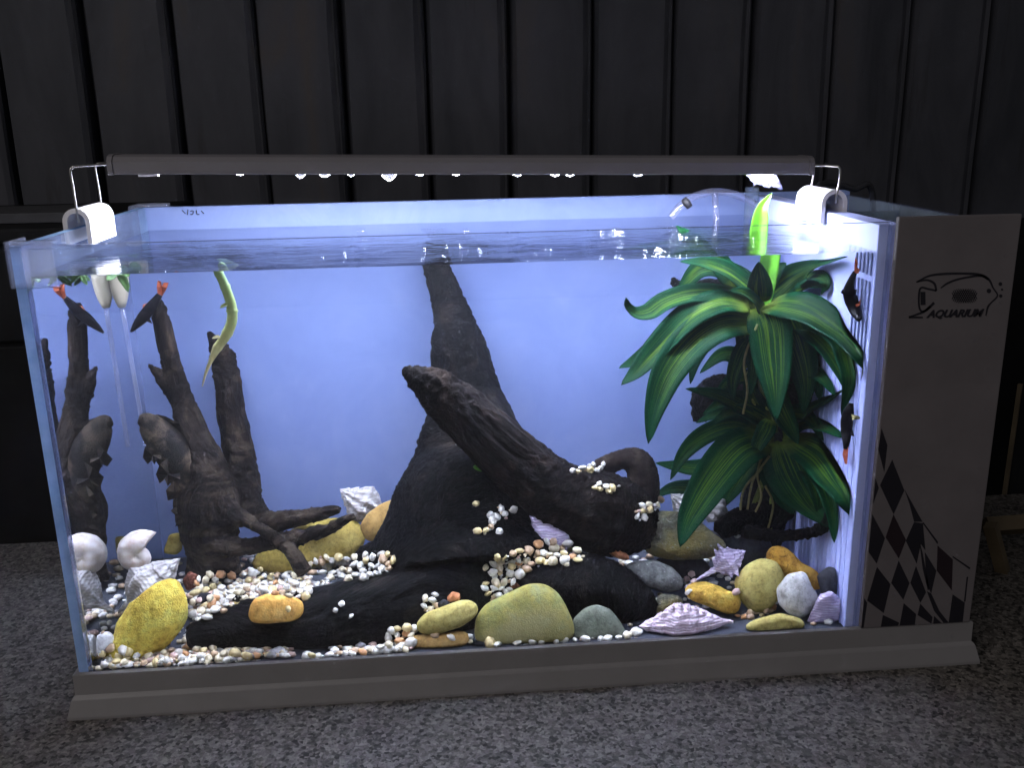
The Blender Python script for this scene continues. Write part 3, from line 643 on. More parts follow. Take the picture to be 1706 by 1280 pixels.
stone(c3((1222,680),(1280,653),(1338,690),(1312,732),(1256,744)), .05, .9, SM['lava'], 'red brown lava stone at the shoulder of the green boulder', .25)
stone(c3((1428,630),(1470,588),(1533,600),(1524,632),(1438,658)), .055, .9, SM['lava'], 'dark red lava stone on top of the green boulder', .25)
stone(c3((1103,690),(1130,658),(1172,668),(1174,706),(1108,718)), .036, .9, SM['clay'], 'reddish clay pebble sitting on the olive oval stone', .12, sub=3)
stone(c3((1053,720),(1085,698),(1118,714),(1112,748),(1058,748)), .03, .9, SM['dark'], 'dark pebble sitting on the olive oval stone', .08, sub=3)
stone(c3((118,1022),(160,968),(210,947),(248,970),(254,1034),(180,1050)), .016, .55, SM['quartz'], 'milky grey quartz pebble at the front glass', .06)
stone(c3((576,1002),(640,970),(694,988),(652,1024)), .018, .9, SM['clay'], 'brown red pebble at the foot of the log', .06, sub=3)
stone(c4((570,850),(600,832),(650,832),(682,862),(676,885),(590,870)), .05, .9, SM['milk'], 'white curved pebble behind the grey green cobble', .06, sub=3)
stone(c4((660,510),(672,506),(700,530),(800,600),(795,628),(740,615),(668,585)), .085, .8, SM['clay'], 'reddish broken stone in front of the root end', .15, sub=3, facet=5)
stone(c2((770,380),(826,372),(826,455),(800,480),(740,470)), .20, .8, SM['flat'], 'pale green slab standing at the back corner behind the shells', .05, sub=3)
stone(c4((-10,1010),(60,1010),(60,1080),(-10,1080)), .06, .8, SM['dark'], 'dark stone behind the green boulder', .03, sub=3)
stone(c4((900,600),(1180,608),(1262,700),(1100,745),(960,640)), .11, .6, SM['dark'], 'black filler stone added to darken the gap under the rough grey rock', .1, facet=4)  # added filler: its black colour stands for the shaded gap between stones
stone(c4((1190,500),(1320,450),(1500,430),(1560,560),(1440,680),(1300,640)), .12, .5, SM['dark'], 'black filler stone added for the dark wood foot below the curved root', .1, facet=4)  # added filler: black stone stands for the dark wood foot behind the shell
print('stones done')

# ------------------------------------------------------------------ shells
def shell_bits(turns, k, a, b, cr, cz, ribs=0, ribamp=0, spike=0, spikes=3, knob=0, siphon=0, nseg=34, sides=22):
    V = []; F = []; tmax = 2*math.pi*turns; n = int(turns*nseg)
    for i in range(n+1):
        th = tmax*i/n; s = math.exp(k*(th-tmax)); rr = 1+ribamp*math.cos(ribs*th)
        sp = max(0, math.cos(spikes*th))**10
        for j in range(sides):
            f = 2*math.pi*j/sides; q = rr*(1+.02*math.cos(6*f))
            if knob: q *= 1+knob*max(0, math.cos(f-.8))**6*max(0, math.cos(ribs*th*.5))**4
            if spike:
                for f0 in (.75, .0, -.8): q *= 1+spike*sp*max(0, math.cos(f-f0))**30
            R = a*s+cr*s*q*math.cos(f); z = -b*s+cz*s*q*math.sin(f); V.append((R*math.cos(th), R*math.sin(th), z))
    for i in range(n):
        for j in range(sides):
            p = i*sides+j; q = i*sides+(j+1) % sides; F.append((p, q, q+sides, p+sides))
    # inner lip: the mouth folds inward
    m = len(V); th = tmax
    for j in range(sides):
        f = 2*math.pi*j/sides; R = a+cr*.72*math.cos(f); z = -b+cz*.72*math.sin(f); V.append((R*math.cos(th-.25), R*math.sin(th-.25), z))
    for j in range(sides): F.append((n*sides+j, n*sides+(j+1) % sides, m+(j+1) % sides, m+j))
    F.append(tuple(range(m, m+sides)))
    if siphon:
        rings = 14; ns = 14; m = len(V)
        for i in range(rings):
            t = i/(rings-1); r = (a+cr*.25)*(1-t)**1.6*.62+.035*(1-t*.5)
            for j in range(ns):
                f = 2*math.pi*j/ns; V.append((r*math.cos(f)+.05*a, r*math.sin(f), -b-cz*.3-siphon*t))
        for i in range(rings-1):
            for j in range(ns): p = m+i*ns+j; q = m+i*ns+(j+1) % ns; F.append((p, q, q+ns, p+ns))
        F.append(tuple(range(m+(rings-1)*ns, m+rings*ns)))
    V = np.array(V); return V, F
def spindle_bits(spire=.42, rmax=.26, siphon=.3, whorls=5, ribs=8, ribamp=.08, varix=3, crest=.35, scallop=9, phase=0.0, n=90, m=64):
    # apex at z = 0, siphon tip at z = -1
    V = []; F = []
    for i in range(n):
        t = i/(n-1); sh = spire+.08
        if t < sh: r = (t/sh)**.95; w = whorls*math.log(1+9*t/sh)/math.log(10); r *= 1-.16*(1-(w % 1))**3*(1 if t < sh*.97 else 0)
        else:
            e = 1-siphon
            r = (1-((t-sh)/(e-sh))**1.7*.80) if t < e else .20*(1-.72*((t-e)/siphon)**.8)
        for j in range(m):
            f = 2*math.pi*j/m; q = 1+ribamp*math.cos(ribs*f+5*t)*(1 if t < 1-siphon else .2)+.018*math.cos(t*150)
            for v in range(varix):
                d = (f-phase-2*math.pi*v/varix+math.pi) % (2*math.pi)-math.pi
                q += crest*math.exp(-(d/.16)**2)*(.55+.45*math.cos(2*math.pi*scallop*t))*max(0, math.sin(math.pi*min(1, t/(1-siphon*.6))))**.6
            V.append((rmax*r*q*math.cos(f), rmax*r*q*math.sin(f), -t))
    for i in range(n-1):
        for j in range(m): a = i*m+j; b = i*m+(j+1) % m; F.append((a, b, b+m, a+m))
    F.append(tuple(range((n-1)*m, n*m))); return np.array(V), F
def shell_mat(name, cols, band, bandscale, amt=1.0):
    m, nt, out = mat(name); c = coords(nt); f = noi(nt, c, 120, 5); k = ramp(nt, f, [(.3, cols[0]), (.55, cols[1]), (.75, cols[2])])
    wv = N(nt, 'TexWave', {'Vector': c, 'Scale': bandscale, 'Distortion': 5.0, 'Detail': 3.0}, wave_type='BANDS', bands_direction='Z').outputs['Fac']
    k = mixc(nt, ramp(nt, wv, [(.55, (0, 0, 0)), (.8, (.65*amt,)*3)]), k, band)
    p = pbsdf(nt, out, k, .5, .4, bump(nt, N(nt, 'Math', {0: f, 1: wv}, operation='ADD').outputs[0], .5*amt, .0006)); return m
SHM = dict(white=shell_mat('white_shell', [(.36,.27,.21),(.54,.50,.47),(.64,.62,.62)], (.46,.36,.28), 60, .35),
 chalk=shell_mat('chalky_shell', [(.30,.27,.25),(.48,.47,.47),(.62,.61,.62)], (.30,.26,.24), 120, .7),
 pink=shell_mat('pink_shell', [(.46,.36,.40),(.66,.56,.64),(.78,.72,.78)], (.48,.32,.38), 150),
 violet=shell_mat('violet_shell', [(.30,.25,.36),(.50,.44,.58),(.66,.62,.70)], (.28,.20,.32), 160))
def shell(A, B, Y, m, label, width=None, roll=0, YB=None, phi=None, spin=False, **kw):
    """A = apex pixel, B = mouth-end pixel"""
    V, F = spindle_bits(**kw) if spin else shell_bits(**kw); a = at(*A, Y); b = at(*B, YB or Y); ax = b-a; ln = np.linalg.norm(ax); ax /= ln
    z0, z1 = V[:, 2].max(), V[:, 2].min(); s = ln/(z0-z1)
    vd = (a+b)/2-CAM; vd /= np.linalg.norm(vd); x = np.cross(ax, vd); x /= np.linalg.norm(x); y = np.cross(ax, x)
    if phi is not None:
        x = RGT*math.cos(phi)+UPV*math.sin(phi); x = x-ax*np.dot(x, ax); x /= np.linalg.norm(x); y = np.cross(ax, x)
    cr, sr = math.cos(roll), math.sin(roll); xr = cr*x+sr*y; yr = -sr*x+cr*y
    wd = s if width is None else width*pxs(*A, Y)/(max(V[:, 0].max()-V[:, 0].min(), 1e-6))
    X = a+np.outer((z0-V[:, 2])*s, ax)+np.outer(V[:, 0]*wd, xr)+np.outer(V[:, 1]*wd, yr)
    for i in range(len(X)): X[i] += .0007*noise.noise_vector(Vector(X[i])*220)
    X = inside(X); c = X.mean(0); o = link('seashell', mesh('seashell', X-c, F, m), None, tuple(c)); tag(o, label, 'seashell'); SOLID.append(o); return o
shell((226,930), (237,918), .078, SHM['white'], 'white round snail shell with a sharp flared lip beside the yellow sandstone', YB=.112, width=80, phi=.9, turns=3, k=.15, a=.42, b=.42, cr=.56, cz=.54)
shell((300,930), (196,1022), .082, SHM['chalk'], 'chalky white conch lying under the round snail shell', roll=1.0, spin=True, spire=.38, rmax=.27, siphon=.2, ribs=9, ribamp=.10, crest=.2, varix=2)
shell((565,815), (648,868), .205, SHM['chalk'], 'white conch leaning on the brown cobble against the back', roll=.4, spin=True, spire=.36, rmax=.31, siphon=.16, ribs=10, ribamp=.10, crest=.15, varix=2)
shell((1243,918), (1140,980), .062, SHM['violet'], 'violet spiny shell with a long thin tail', roll=.5, spin=True, spire=.20, rmax=.21, siphon=.50, ribs=9, ribamp=.07, crest=.62, varix=3, scallop=11)
shell((1064,1044), (1222,1036), .0205, SHM['pink'], 'big pink ribbed shell with spiny ridges at the front glass', roll=.9, spin=True, spire=.30, rmax=.222, siphon=.14, ribs=12, ribamp=.05, crest=.42, varix=3, scallop=12, whorls=6)
shell((955,905), (872,885), .085, SHM['violet'], 'broken violet shell with an open hole under the leaning log', width=58, roll=2.6, turns=3, k=.15, a=.40, b=.6, cr=.42, cz=.46, ribs=8, ribamp=.06, spike=.6, spikes=3)
shell((1118,824), (1172,870), .125, SHM['chalk'], 'white ribbed shell half hidden by the long drooping leaf', roll=.4, spin=True, spire=.4, rmax=.36, siphon=.14, ribs=9, ribamp=.14, crest=.15)
shell((1216,866), (1168,836), .12, SHM['chalk'], 'small white shell on the rock behind the drooping leaf', roll=1.0, spin=True, spire=.4, rmax=.36, siphon=.14, ribs=9, ribamp=.12, crest=.15)
shell((768,732), (760,742), .105, SHM['chalk'], 'tiny pale snail on the black stump', width=12, roll=2.0, turns=3, k=.17, a=.42, b=.55, cr=.46, cz=.50, nseg=16, sides=12)
# broken fan of a violet shell at the front corner
poly = c6((985,1135),(1000,1080),(1032,955),(1085,940),(1122,988),(1165,985),(1205,1005),(1210,1052),(1150,1085),(1110,1110),(1050,1112),(1000,1140))
o = stone(poly, .018, .35, SHM['violet'], 'purple broken shell lying at the front corner by the filter panel', .30, name='seashell', cat='seashell', sub=4, sq=.7, tilt=.35, facet=6)
print('shells done')

# ------------------------------------------------------------------ gravel
def heap(x, y): return math.exp(-(((x-.105)/.055)**2+((y-.115)/.032)**2))
def H(x, y): return .0025+.0135*heap(x, y)
def where_gravel(x, y, rng):
    d = max(heap(x, y)*1.6, .9 if (y < .032+.01*noise.noise((x*40, 0, 1)) and .012 < x < .135) else 0, .8 if (y < .03 and .16 < x < .215) else 0,
            .75*math.exp(-(((x-.31)/.04)**2+((y-.10)/.03)**2)), .35*math.exp(-(((x-.16)/.05)**2+((y-.13)/.03)**2)), .10 if y > .05 else .03)
    return rng.random() < d
ico = bmesh.new(); bmesh.ops.create_icosphere(ico, subdivisions=2, radius=1); icoV = np.array([v.co[:] for v in ico.verts]); icoF = [tuple(v.index for v in f.verts) for f in ico.faces]; ico.free()
ico = bmesh.new(); bmesh.ops.create_icosphere(ico, subdivisions=1, radius=1); icoV1 = np.array([v.co[:] for v in ico.verts]); icoF1 = [tuple(v.index for v in f.verts) for f in ico.faces]; ico.free()
PC = dict(white=(.70,.67,.60), cream=(.70,.61,.42), yellow=(.66,.53,.26), tan=(.52,.36,.22), orange=(.58,.30,.13), pink=(.60,.42,.38), grey=(.42,.42,.44))
def peb_mat(n, c):
    m, nt, out = mat(n+'_pebble'); cc = coords(nt, (1, 1, 1)); ob = N(nt, 'ObjectInfo'); f = noi(nt, cc, 1.6, 4)
    k = ramp(nt, f, [(.3, tuple(x*.78 for x in c)), (.65, c)]); pbsdf(nt, out, k, .42, .4, bump(nt, noi(nt, cc, 5, 4), .12, .1)); return m
PM = {k: peb_mat(k, v) for k, v in PC.items()}
g, nt, out = mat('mixed_gravel'); at_n = N(nt, 'NewGeometry').outputs['Random Per Island']
pbsdf(nt, out, ramp(nt, at_n, [(0, (.62,.60,.55)), (.3, (.55,.46,.30)), (.5, (.42,.29,.18)), (.62, (.48,.33,.28)), (.74, (.30,.29,.29)), (.85, (.65,.62,.58)), (1, (.46,.27,.14))], 'CONSTANT'), .5, .35); M['gravel'] = g
V = []; F = []; rng = random.Random(3)
for i in range(9000):
    x = rng.uniform(.012, XP-.006); y = rng.uniform(YF+.004, TD-.012); z = H(x, y)*rng.uniform(.5, 1.0)
    if not where_gravel(x, y, rng): continue
    s = rng.uniform(.0020, .0040); sc = np.array([s*rng.uniform(.8, 1.4), s*rng.uniform(.8, 1.3), s*rng.uniform(.55, .9)]); a = rng.uniform(0, 6.28); R = np.array([[math.cos(a), -math.sin(a), 0], [math.sin(a), math.cos(a), 0], [0, 0, 1]])
    P = (icoV1*sc)@R.T+np.array([x, y, max(z, s*.6)]); n = len(V); V.extend(P); F.extend([tuple(q+n for q in f) for f in icoF1])
V = inside(np.array(V)); o = link('gravel', mesh('gravel', V, F, M['gravel'])); tag(o, 'loose mixed gravel covering the tank floor', 'gravel', None, 'stuff'); SOLID.append(o)

# pebbles, each a thing, laid on what carries them
def bvh_all():
    VV = []; FF = []
    for o in SOLID:
        n = len(VV); mw = np.array(o.matrix_basis); X = np.empty(len(o.data.vertices)*3); o.data.vertices.foreach_get('co', X); X = X.reshape(-1, 3)@mw[:3, :3].T+mw[:3, 3]
        VV.extend(map(tuple, X)); FF.extend([tuple(i+n for i in p.vertices) for p in o.data.polygons])
    VV += [(0, 0, 0), (TW, 0, 0), (TW, TD, 0), (0, TD, 0)]; FF.append((len(VV)-4, len(VV)-3, len(VV)-2, len(VV)-1)); return BVHTree.FromPolygons(VV, FF)
BV = bvh_all()
PMESH = {}
for q in range(9):
    sq = [(1, .8, .62), (1, .7, .55), (1, .92, .75), (1.1, .62, .6), (.95, .85, .5), (1, .75, .8), (1, .88, .66), (1, .6, .5), (.9, .9, .82)][q]
    X = np.array([np.array(v)*sq*(1+.30*noise.noise(Vector(v)*1.1+Vector((q*5, 0, 0)))+.12*noise.noise(Vector(v)*2.7+Vector((0, q*5, 0)))) for v in icoV])
    for cn in PC: PMESH[(q, cn)] = mesh('pebble', X, icoF, PM[cn])
peb = []
def in_poly(x, y, P):
    c = False; j = len(P)-1
    for i in range(len(P)):
        if (P[i][1] > y) != (P[j][1] > y) and x < (P[j][0]-P[i][0])*(y-P[i][1])/(P[j][1]-P[i][1])+P[i][0]: c = not c
        j = i
    return c
def put_pebble(px, py, r, cn, where, grp, rng):
    p = at0(px, py, YF+.0001); q = at0(px, py, YF+.05); d = Vector(q-p).normalized(); h = BV.ray_cast(Vector(p), d, 1)
    if h[0] is None: return None
    s = r*pxs(px, py, max(h[0].y, .01)); nrm = h[1] if h[1].dot(d) < 0 else -h[1]; nrm = (nrm*.6+Vector((0, 0, 1))*.4).normalized()
    P = inside(np.array([h[0]+nrm*s*.42]))[0]; P[1] = max(P[1], YF+s); P[0] = max(P[0], XL+s); P[2] = max(P[2], s*.5)
    o = bpy.data.objects.new('pebble', PMESH[(rng.randrange(9), cn)]); COL.objects.link(o)
    rot = nrm.to_track_quat('Z', 'Y').to_matrix()@Matrix.Rotation(rng.uniform(0, 6.28), 3, 'Z')@Matrix.Rotation(rng.uniform(-.4, .4), 3, 'X')
    o.matrix_basis = Matrix.LocRotScale(Vector(P), rot.to_quaternion(), Vector((s, s, s)))
    tag(o, f'{cn} pebble {where}', 'pebble', grp); peb.append(o); return o
def cluster(poly, n, r, cols, where, seed):
    rng = random.Random(seed); xs = [p[0] for p in poly]; ys = [p[1] for p in poly]; pts = []; tries = 0; grp = 'pebbles '+where
    while len(pts) < n and tries < n*60:
        tries += 1; x, y = rng.uniform(min(xs), max(xs)), rng.uniform(min(ys), max(ys)); rr = rng.uniform(*r)
        if not in_poly(x, y, poly): continue
        if any((x-a)**2+((y-b)*1.25)**2 < (.70*(rr+c))**2 for a, b, c in pts): continue
        for _ in range(2):
            gx, gy = x+rng.gauss(0, 7), y+rng.gauss(0, 5)
            if in_poly(gx, gy, poly): GRIT.append((gx, gy, rng.uniform(2.5, 5), rng.random()))
        if put_pebble(x, y, rr, rng.choices(list(cols), list(cols.values()))[0], where, grp, rng): pts.append((x, y, rr))
W5 = dict(white=9, cream=6, yellow=4, tan=2, orange=1.2, pink=.6); WW = dict(white=8, cream=3, yellow=1, tan=1); WY = dict(yellow=3, cream=3, tan=2, white=2)
GRIT = []
cluster([(322,968),(345,958),(420,960),(505,960),(522,985),(515,1002),(420,986),(405,1000),(340,1040),(322,1030)], 74, (6, 10), W5, 'in the heap around the orange stone', 11)
cluster([(515,940),(535,928),(600,930),(640,918),(660,930),(655,950),(610,965),(575,970),(535,965)], 40, (6.5, 10), WW, 'on the shoulder of the black log below the stump', 12)
cluster([(805,950),(825,925),(880,915),(905,900),(925,900),(970,915),(972,935),(930,942),(880,948),(850,985),(828,978)], 48, (6.5, 11), W5, 'in the hollow below the broken violet shell', 13)
cluster([(240,1118),(270,1088),(300,1078),(360,1082),(430,1098),(435,1112),(330,1120)], 42, (6, 11), W5, 'along the front glass under the low log', 14)
cluster([(140,1048),(170,1040),(188,1050),(150,1062)], 6, (5, 8), WW, 'in the corner behind the large white pebble', 15)
cluster([(145,1108),(150,1092),(190,1080),(250,1090),(245,1105),(210,1120),(160,1122)], 16, (6, 11), W5, 'at the foot of the leaning yellow sandstone', 16)
cluster([(590,1098),(640,1070),(655,1045),(690,1045),(695,1070),(680,1085),(660,1098)], 26, (6.5, 11), W5, 'piled in front of the tan slab', 17)
cluster([(700,1000),(725,992),(735,1008),(715,1022),(702,1018)], 8, (6, 9), WW, 'behind the olive oval stone', 18)
cluster([(800,975),(812,968),(835,975),(845,990),(820,1000),(802,990)], 10, (6, 9), WW, 'above the shoulder of the green boulder', 19)
cluster([(815,860),(830,845),(858,845),(855,862),(820,872)], 6, (7, 10), dict(white=1), 'on the dark face of the stump', 20)
cluster([(788,885),(830,878),(835,888),(790,892)], 4, (6, 9), WY, 'low on the dark face of the stump', 21)
cluster([(952,785),(985,773),(1008,775),(1005,786),(958,790)], 11, (5.5, 8), WW, 'on the upper side of the leaning log', 22)
cluster([(988,812),(1000,806),(1022,815),(1018,822),(990,820)], 6, (5, 8), WY, 'on the rough root end', 23)
cluster([(1058,850),(1080,838),(1103,832),(1105,848),(1085,855),(1065,870)], 12, (6, 10), WY, 'between the root end and the grey rock', 24)
cluster([(1225,1028),(1270,1018),(1292,1012),(1285,1026),(1240,1034)], 9, (5, 8), dict(tan=2, orange=2, yellow=1), 'on the flat yellow olive stone', 25)
cluster([(1134,970),(1150,952),(1158,970),(1145,978)], 5, (6, 8), dict(pink=2, white=1), 'by the tail of the violet shell', 26)
cluster([(860,1078),(960,1066),(1060,1058),(1060,1064),(960,1074),(870,1084)], 14, (6, 10), dict(white=1), 'in the white strip along the front glass', 27)
cluster([(500,1098),(560,1092),(590,1090),(588,1100),(510,1106)], 10, (6, 9), WW, 'in the thin row along the front glass', 28)
cluster([(1040,1070),(1062,1050),(1062,1066),(1048,1074)], 3, (8, 12), WW, 'at the tip of the pink shell', 29)
cluster([(410,945),(470,955),(500,960),(430,962)], 8, (5, 8), WY, 'in front of the flat yellow stone', 31)
rng = random.Random(5)
for px, py, r, cn, wh in ((569, 1008, 7, 'white', 'upper one alone on the front of the black log'), (559, 1018, 5, 'white', 'lower one of two touching on the black log'), (585, 1028, 5, 'white', 'by itself lowest on the black log'),
    (752, 1064, 8, 'white', 'stuck on the face of the tan slab'), (725, 1062, 8, 'tan', 'stuck on the face of the tan slab'), (480, 1016, 6, 'yellow', 'on the face of the orange stone'), (793, 842, 7, 'yellow', 'highest on the dark face of the stump'),
    (818, 1072, 11, 'yellow', 'at the foot of the green boulder'), (830, 1081, 9, 'white', 'at the foot of the green boulder'), (1036, 938, 7, 'cream', 'beside the speckled grey stone'), (944, 942, 5, 'cream', 'alone on the flat dark log end'),
    (1031, 811, 3, 'white', 'smallest one on the rough root end'), (1149, 988, 7, 'white', 'beside the rough golden stone'), (1225, 990, 10, 'pink', 'on the olive stone'), (1228, 895, 6, 'white', 'near the violet spiny shell'),
    (1147, 442, 6, 'white', 'caught on a leaf just under the waterline'), (206, 1085, 10, 'white', 'against the foot of the yellow sandstone'), (228, 1093, 7, 'white', 'against the foot of the yellow sandstone'), (200, 1097, 10, 'yellow', 'against the foot of the yellow sandstone'),
    (355, 1008, 11, 'orange', 'beside the dark round pebble'), (408, 1000, 8, 'orange', 'left of the orange stone')):
    wh = wh.replace('left of', 'next to'); put_pebble(px, py, r, cn, wh, 'single pebbles', rng)
V = []; F = []
for gx, gy, gr, gs in GRIT:
    p = at0(gx, gy, YF+.0001); q = at0(gx, gy, YF+.05); d = Vector(q-p).normalized(); h = BV.ray_cast(Vector(p), d, 1)
    if h[0] is None: continue
    r = gr*pxs(gx, gy, max(h[0].y, .01)); R = np.array(Matrix.Rotation(gs*6.28, 3, 'Z')@Matrix.Rotation(gs*9, 3, 'X')); n = len(V)
    V.extend((icoV1*np.array([1, .8, .7])*r)@R.T+np.array(h[0])); F.extend([tuple(q_+n for q_ in f) for f in icoF1])
tag(link('gravel', mesh('gravel', inside(np.array(V)), F, M['gravel'])), 'fine grit lying between the pebbles and on the driftwood', 'gravel', None, 'stuff')
print('pebbles', len(peb))

# ------------------------------------------------------------------ leafy plant
LM, nt, out = mat('striped_leaf')
uv = N(nt, 'UVMap').outputs[0]; sx = N(nt, 'SeparateXYZ', {0: uv}); u, v = sx.outputs[0], sx.outputs[1]
ob = N(nt, 'ObjectInfo').outputs['Random']
cu = N(nt, 'CombineXYZ', {0: N(nt, 'Math', {0: u, 1: 44.0}, operation='MULTIPLY').outputs[0], 1: N(nt, 'Math', {0: v, 1: 1.6}, operation='MULTIPLY').outputs[0], 2: N(nt, 'Math', {0: ob, 1: 40.0}, operation='MULTIPLY').outputs[0]}).outputs[0]
st = noi(nt, cu, 1.0, 2, .5)
au = N(nt, 'Math', {0: N(nt, 'Math', {0: u, 1: .5}, operation='SUBTRACT').outputs[0]}, operation='ABSOLUTE').outputs[0]
cen = ramp(nt, au, [(.0, (1, 1, 1)), (.20, (.85, .85, .85)), (.34, (0, 0, 0))])
fade = ramp(nt, v, [(.0, (1, 1, 1)), (.65, (.9, .9, .9)), (.94, (0, 0, 0))])
ms = N(nt, 'Math', {0: cen, 1: fade}, operation='MULTIPLY').outputs[0]
ms = N(nt, 'Math', {0: ms, 1: ramp(nt, st, [(.50, (0, 0, 0)), (.57, (1, 1, 1))])}, operation='MULTIPLY').outputs[0]
ms = N(nt, 'Math', {0: ms, 1: .66}, operation='MULTIPLY').outputs[0]
base = ramp(nt, noi(nt, uv, 5, 4), [(.3, (.0012, .024, .0098)), (.7, (.0022, .043, .0155))])
k = mixc(nt, ms, base, (.105, .18, .010)); k = mixc(nt, ramp(nt, v, [(.0, (.7, .7, .7)), (.14, (0, 0, 0))]), k, (.16, .22, .025))
pb = N(nt, 'BsdfPrincipled'); nt.links.new(k, pb.inputs['Base Color']); pb.inputs['Roughness'].default_value = .5; pb.inputs['Specular IOR Level'].default_value = .05
nt.links.new(bump(nt, st, .25, .0006), pb.inputs['Normal'])
tl = N(nt, 'BsdfTranslucent', {'Color': k}); mx = N(nt, 'MixShader', {0: .3, 1: pb.outputs[0], 2: tl.outputs[0]}); nt.links.new(mx.outputs[0], out.inputs[0])
M['leaf'] = LM
M['lime_leaf'] = plain('lime_leaf', (.055, .19, .008), .4, .4, .25, 120, .1)
M['stem'] = plain('plant_stem', (.16, .19, .035), .6, .3, .3, 160, .3)
M['root'] = plain('aerial_root', (.22, .19, .07), .7, .3, .3, 200, .3)
def leaf_mesh(pts, hw, vee=.28, up=.55, twist=0.0, th=.00022, nl=26, na=8, shape=.62, point=1.0):
    """pts: rows of 3-D points along the midrib; hw: half width in metres"""
    Q = resample(np.array(pts), nl); T = np.gradient(Q, axis=0); T /= np.linalg.norm(T, axis=1)[:, None]+1e-9
    V = []; U = []
    for i in range(nl):
        t = i/(nl-1); vd = CAM-Q[i]; vd /= np.linalg.norm(vd); nn = vd*(1-up)+np.array([0, 0, 1.0])*up; nn = nn-T[i]*np.dot(nn, T[i])
        if np.linalg.norm(nn) < .15: nn = vd-T[i]*np.dot(vd, T[i])
        nn /= np.linalg.norm(nn); sd = np.cross(T[i], nn); a = twist*t; s2 = sd*math.cos(a)+nn*math.sin(a); n2 = np.cross(s2, T[i])
        wd = hw*(math.sin(math.pi*min(1, (t*.96+.035))**shape)**.8)*(1-.05*t)+.0004
        if t > .999: wd = .0002
        for j in range(na+1):
            q = j/na*2-1; V.append(Q[i]+s2*q*wd+n2*(abs(q)**1.3*vee*wd+.06*wd*math.sin(t*9+q*2))); U.append((j/na, t))
    n = len(V); NV = []
    for i in range(nl):
        for j in range(na+1):
            NV.append(V[i*(na+1)+j]-np.cross(V[min(i+1, nl-1)*(na+1)+j]-V[max(i-1, 0)*(na+1)+j], V[i*(na+1)+min(j+1, na)]-V[i*(na+1)+max(j-1, 0)])/ (np.linalg.norm(np.cross(V[min(i+1, nl-1)*(na+1)+j]-V[max(i-1, 0)*(na+1)+j], V[i*(na+1)+min(j+1, na)]-V[i*(na+1)+max(j-1, 0)]))+1e-12)*th)
    F = []
    for i in range(nl-1):
        for j in range(na):
            a = i*(na+1)+j; F.append((a, a+1, a+na+2, a+na+1)); F.append((n+a+1, n+a, n+a+na+1, n+a+na+2))
    rim = [j for j in range(na+1)]+[i*(na+1)+na for i in range(1, nl)]+[(nl-1)*(na+1)+j for j in range(na-1, -1, -1)]+[i*(na+1) for i in range(nl-2, 0, -1)]
    for a, b in zip(rim, rim[1:]+rim[:1]): F.append((b, a, n+a, n+b))
    return V+NV, F, U+U
def add_leaf(parent, pts, hw, material, name='leaf', clampx=True, **k):
    V, F, U = leaf_mesh(pts, hw, **k); V = np.array(V)
    if clampx: V[:, 0] = np.minimum(V[:, 0], XP-.0018); V[:, 1] = np.clip(V[:, 1], YF+.001, TD-.008)
    me = mesh(name, V, F, material); ul = me.uv_layers.new(name='UVMap')
    for lp in me.loops: ul.data[lp.index].uv = U[lp.vertex_index]
    return link(name, me, parent)
PL = empty('leafy_plant', tuple(at(1262, 900, .12)), 'tall green striped leaf plant with three leaf whorls', 'plant')
def L(pts, hw, Y0, Y1, **k):
    n = len(pts); P = [at(x, y, Y0+(Y1-Y0)*i/(n-1)) for i, (x, y) in enumerate(pts)]; return add_leaf(PL, P, hw*1.2*pxs(*pts[n//2], (Y0+Y1)/2), M['leaf'], **k)
# upper whorl
L([(1252,505),(1205,492),(1150,492),(1108,505),(1082,522),(1060,524),(1046,512),(1043,496)], 17, .13, .10, up=.45)
L([(1245,510),(1195,508),(1140,535),(1090,582),(1055,605),(1031,614)], 19, .128, .10)
L([(1248,512),(1200,506),(1145,532),(1092,585),(1060,622),(1035,642)], 23, .124, .08, up=.45)
L([(1252,538),(1205,541),(1158,568),(1116,620),(1092,680),(1080,740)], 31, .12, .06, up=.35)
L([(1280,512),(1312,512),(1352,522),(1400,555),(1434,594),(1464,634)], 25, .12, .03, up=.45)
L([(1272,512),(1296,486),(1325,462),(1362,446),(1412,428)], 22, .135, .12, up=.4)
L([(1262,500),(1240,476),(1208,452),(1172,440),(1132,436)], 18, .135, .12, up=.5)
L([(1248,490),(1205,450),(1170,448),(1145,470),(1128,492)], 16, .165, .17, up=.3)
L([(1258,502),(1242,475),(1228,455),(1212,436)], 17, .15, .15, up=.2)
L([(1268,502),(1266,478),(1265,455),(1264,436)], 17, .12, .11, up=.2)
L([(1270,520),(1254,500),(1236,488),(1216,486)], 13, .12, .10, up=.45)
L([(1268,512),(1282,545),(1288,600),(1292,650),(1294,700)], 30, .12, .07, up=.2)
L([(1285,512),(1312,540),(1332,590),(1342,640),(1338,690)], 26, .125, .085, up=.3)
L([(1300,505),(1340,470),(1362,462),(1376,472),(1368,492)], 12, .16, .16, up=.3)
L([(1330,530),(1395,560),(1412,600),(1415,640),(1402,692)], 15, .16, .10, up=.3)
L([(1245,612),(1225,596),(1200,594),(1166,622)], 14, .14, .14, up=.35)
L([(1255,505),(1240,540),(1238,580),(1242,612)], 11, .135, .13, up=.2)
L([(1290,505),(1320,490),(1352,478),(1372,480)], 17, .15, .15, up=.4)
L([(1258,515),(1225,525),(1185,560),(1160,600),(1150,640)], 14, .135, .125, up=.3)
L([(1290,515),(1330,535),(1375,575),(1402,620),(1412,655)], 17, .13, .08, up=.35)
L([(1275,515),(1262,560),(1258,610),(1250,660)], 15, .125, .10, up=.25)
L([(1266,500),(1280,470),(1296,450),(1310,438)], 14, .14, .13, up=.2)
